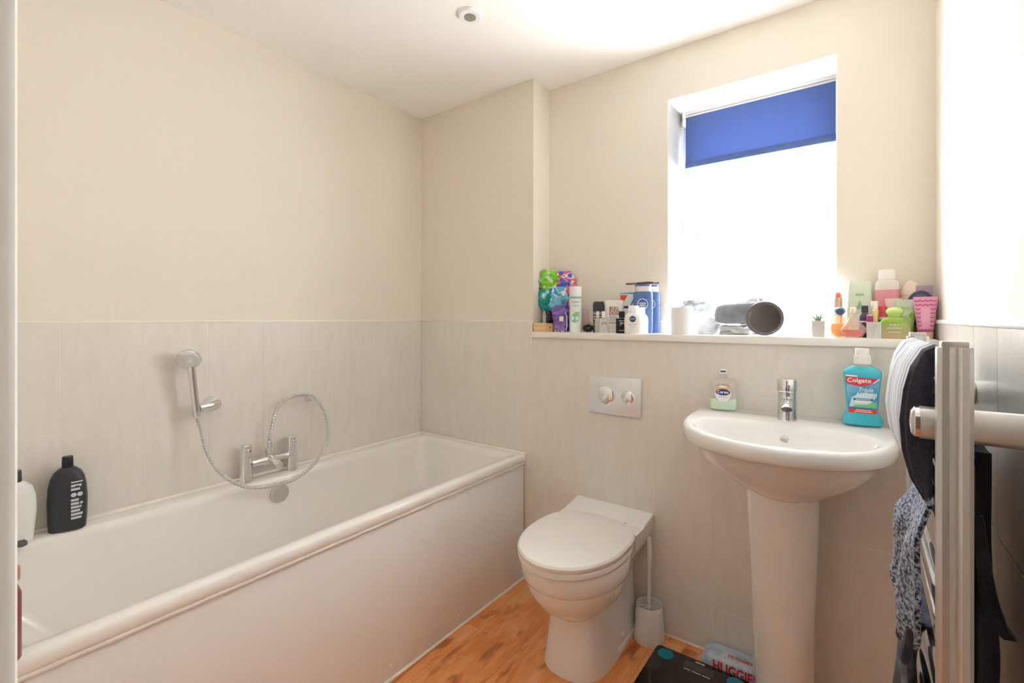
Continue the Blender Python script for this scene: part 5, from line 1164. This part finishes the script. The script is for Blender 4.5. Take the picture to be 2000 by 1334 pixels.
part('yellow_band', plate(0, h * 0.545, w * 0.52, h * 0.05, -0.0203), mat('yellow_print', (240, 190, 90), 0.4), t)
part('blue_oval', plate(0, h * 0.45, w * 0.54, h * 0.16, -0.0209, rnd=1), mat('royal_print', (46, 62, 140), 0.35), t)
letter(t, 'Carex', w * 0.44, h * 0.075, M_white, y=-0.0219, z=h * 0.455, bold=0.02)
for k in range(7):
    part('bubble_print', plate(-w * 0.21 + k * w * 0.07, h * 0.615 + (0.004 if k % 2 else 0), 0.0045, 0.0055, -0.0200, rnd=1), mat(('lilac_print', 'green_dot', 'pink_dot')[k % 3], ((150, 140, 190), (150, 190, 160), (220, 150, 170))[k % 3], 0.4), t)
part('print_line', plate(0, h * 0.33, w * 0.3, h * 0.02, -0.0207), mat('grey_print', (190, 190, 188), 0.5), t)

t, w, h = shelf_thing('mouthwash_bottle', 'bright blue mouthwash bottle with white cap and red label on the basin edge', 'mouthwash', 1643, 1724, 680, 1.735, 1, zb=zk)
t.rotation_euler.z = 0.12
M_mw = mat('mouthwash_blue', (66, 194, 216), 0.12, coat=0.3)
part('bottle', bottle([(0, w * 0.46, 0.022, 3.4), (0.003, w * 0.49, 0.025, 3.4), (h * 0.07, w * 0.5, 0.026, 3.4), (h * 0.115, w * 0.47, 0.0255, 3.2), (h * 0.16, w * 0.405, 0.0235, 3.2), (h * 0.2, w * 0.385, 0.0225, 3.2), (h * 0.45, w * 0.43, 0.0225, 3.2),
      (h * 0.66, w * 0.475, 0.0225, 3.2), (h * 0.70, w * 0.47, 0.022, 3), (h * 0.745, w * 0.36, 0.02, 2.6), (h * 0.765, w * 0.28, 0.0185, 2.3)]), M_mw, t)
part('neck', bottle([(h * 0.765, w * 0.27, 0.018, 2.2), (h * 0.79, w * 0.2, 0.0165, 2)]), mat('neck_clear', (190, 220, 226), 0.15, trans=0.4), t)
part('cap', bottle([(h * 0.79, w * 0.205, 0.0175, 2.2), (h * 0.795, w * 0.215, 0.0185, 2.2), (h * 0.90, w * 0.205, 0.018, 2.2), (h * 0.91, w * 0.18, 0.0165, 2.2), (h * 0.99, w * 0.175, 0.016, 2.2), (h, w * 0.16, 0.015, 2.2)]), mat('mw_cap', (238, 236, 232), 0.35), t)
yl = -0.0226
def poly(pts, off): return G().add([(x_ * w, yl - off, z_ * h) for x_, z_ in pts] , [tuple(range(len(pts)))])
part('blue_label', poly([(-0.36, 0.22), (0.34, 0.22), (0.40, 0.62), (-0.42, 0.62)], 0.0004), mat('label_blue', (70, 158, 208), 0.3, var=((150, 210, 232), 18, (1, 1, 1), 0.45, 0.7)), t)
part('pale_swoosh', poly([(-0.34, 0.24), (0.1, 0.24), (0.32, 0.38), (0.33, 0.42), (-0.05, 0.43), (-0.28, 0.36)], 0.0008), mat('label_pale', (196, 228, 238), 0.3), t)
part('red_banner', poly([(-0.43, 0.555), (-0.3, 0.527), (-0.05, 0.513), (0.12, 0.53), (0.27, 0.565), (0.38, 0.612), (-0.43, 0.632)], 0.0012), mat('colgate_red', (222, 62, 70), 0.35), t)
part('white_flash', poly([(0.20, 0.545), (0.27, 0.56), (0.40, 0.612), (0.37, 0.614)], 0.0015), M_white, t)
part('white_flash', poly([(-0.43, 0.636), (-0.14, 0.63), (-0.14, 0.648), (-0.43, 0.655)], 0.0012), M_white, t)
letter(t, 'Colgate', w * 0.58, h * 0.075, M_white, y=yl - 0.0018, z=h * 0.578, x=-w * 0.10, bold=0.02)
letter(t, 'Triple', w * 0.36, h * 0.075, M_white, y=yl - 0.0014, z=h * 0.458, x=w * 0.06, slant=0.25, bold=0.01)
letter(t, 'Action', w * 0.42, h * 0.065, M_white, y=yl - 0.0014, z=h * 0.40, x=w * 0.02, slant=0.25, bold=0.01)
part('blue_strip', poly([(-0.24, 0.328), (0.24, 0.328), (0.24, 0.352), (-0.24, 0.352)], 0.0012), mat('strip_blue', (44, 96, 176), 0.3), t)
part('print_line', plate(0, h * 0.34, w * 0.36, h * 0.008, yl - 0.0012), M_white, t)
part('white_strip', poly([(-0.2, 0.295), (0.18, 0.295), (0.18, 0.318), (-0.2, 0.318)], 0.0012), M_white, t)
part('green_panel', poly([(-0.22, 0.235), (0.32, 0.235), (0.32, 0.31), (0.2, 0.31), (0.1, 0.275), (-0.22, 0.265)], 0.0010), mat('panel_green', (120, 206, 150), 0.35), t)
part('red_strip', poly([(-0.36, 0.165), (0.32, 0.165), (0.32, 0.215), (-0.36, 0.222)], 0.0034), mat('strip_red', (228, 64, 68), 0.35), t)
part('print_line', plate(0, h * 0.203, w * 0.36, h * 0.008, yl - 0.0034), M_white, t)
part('print_line', plate(0, h * 0.182, w * 0.44, h * 0.008, yl - 0.0034), M_white, t)
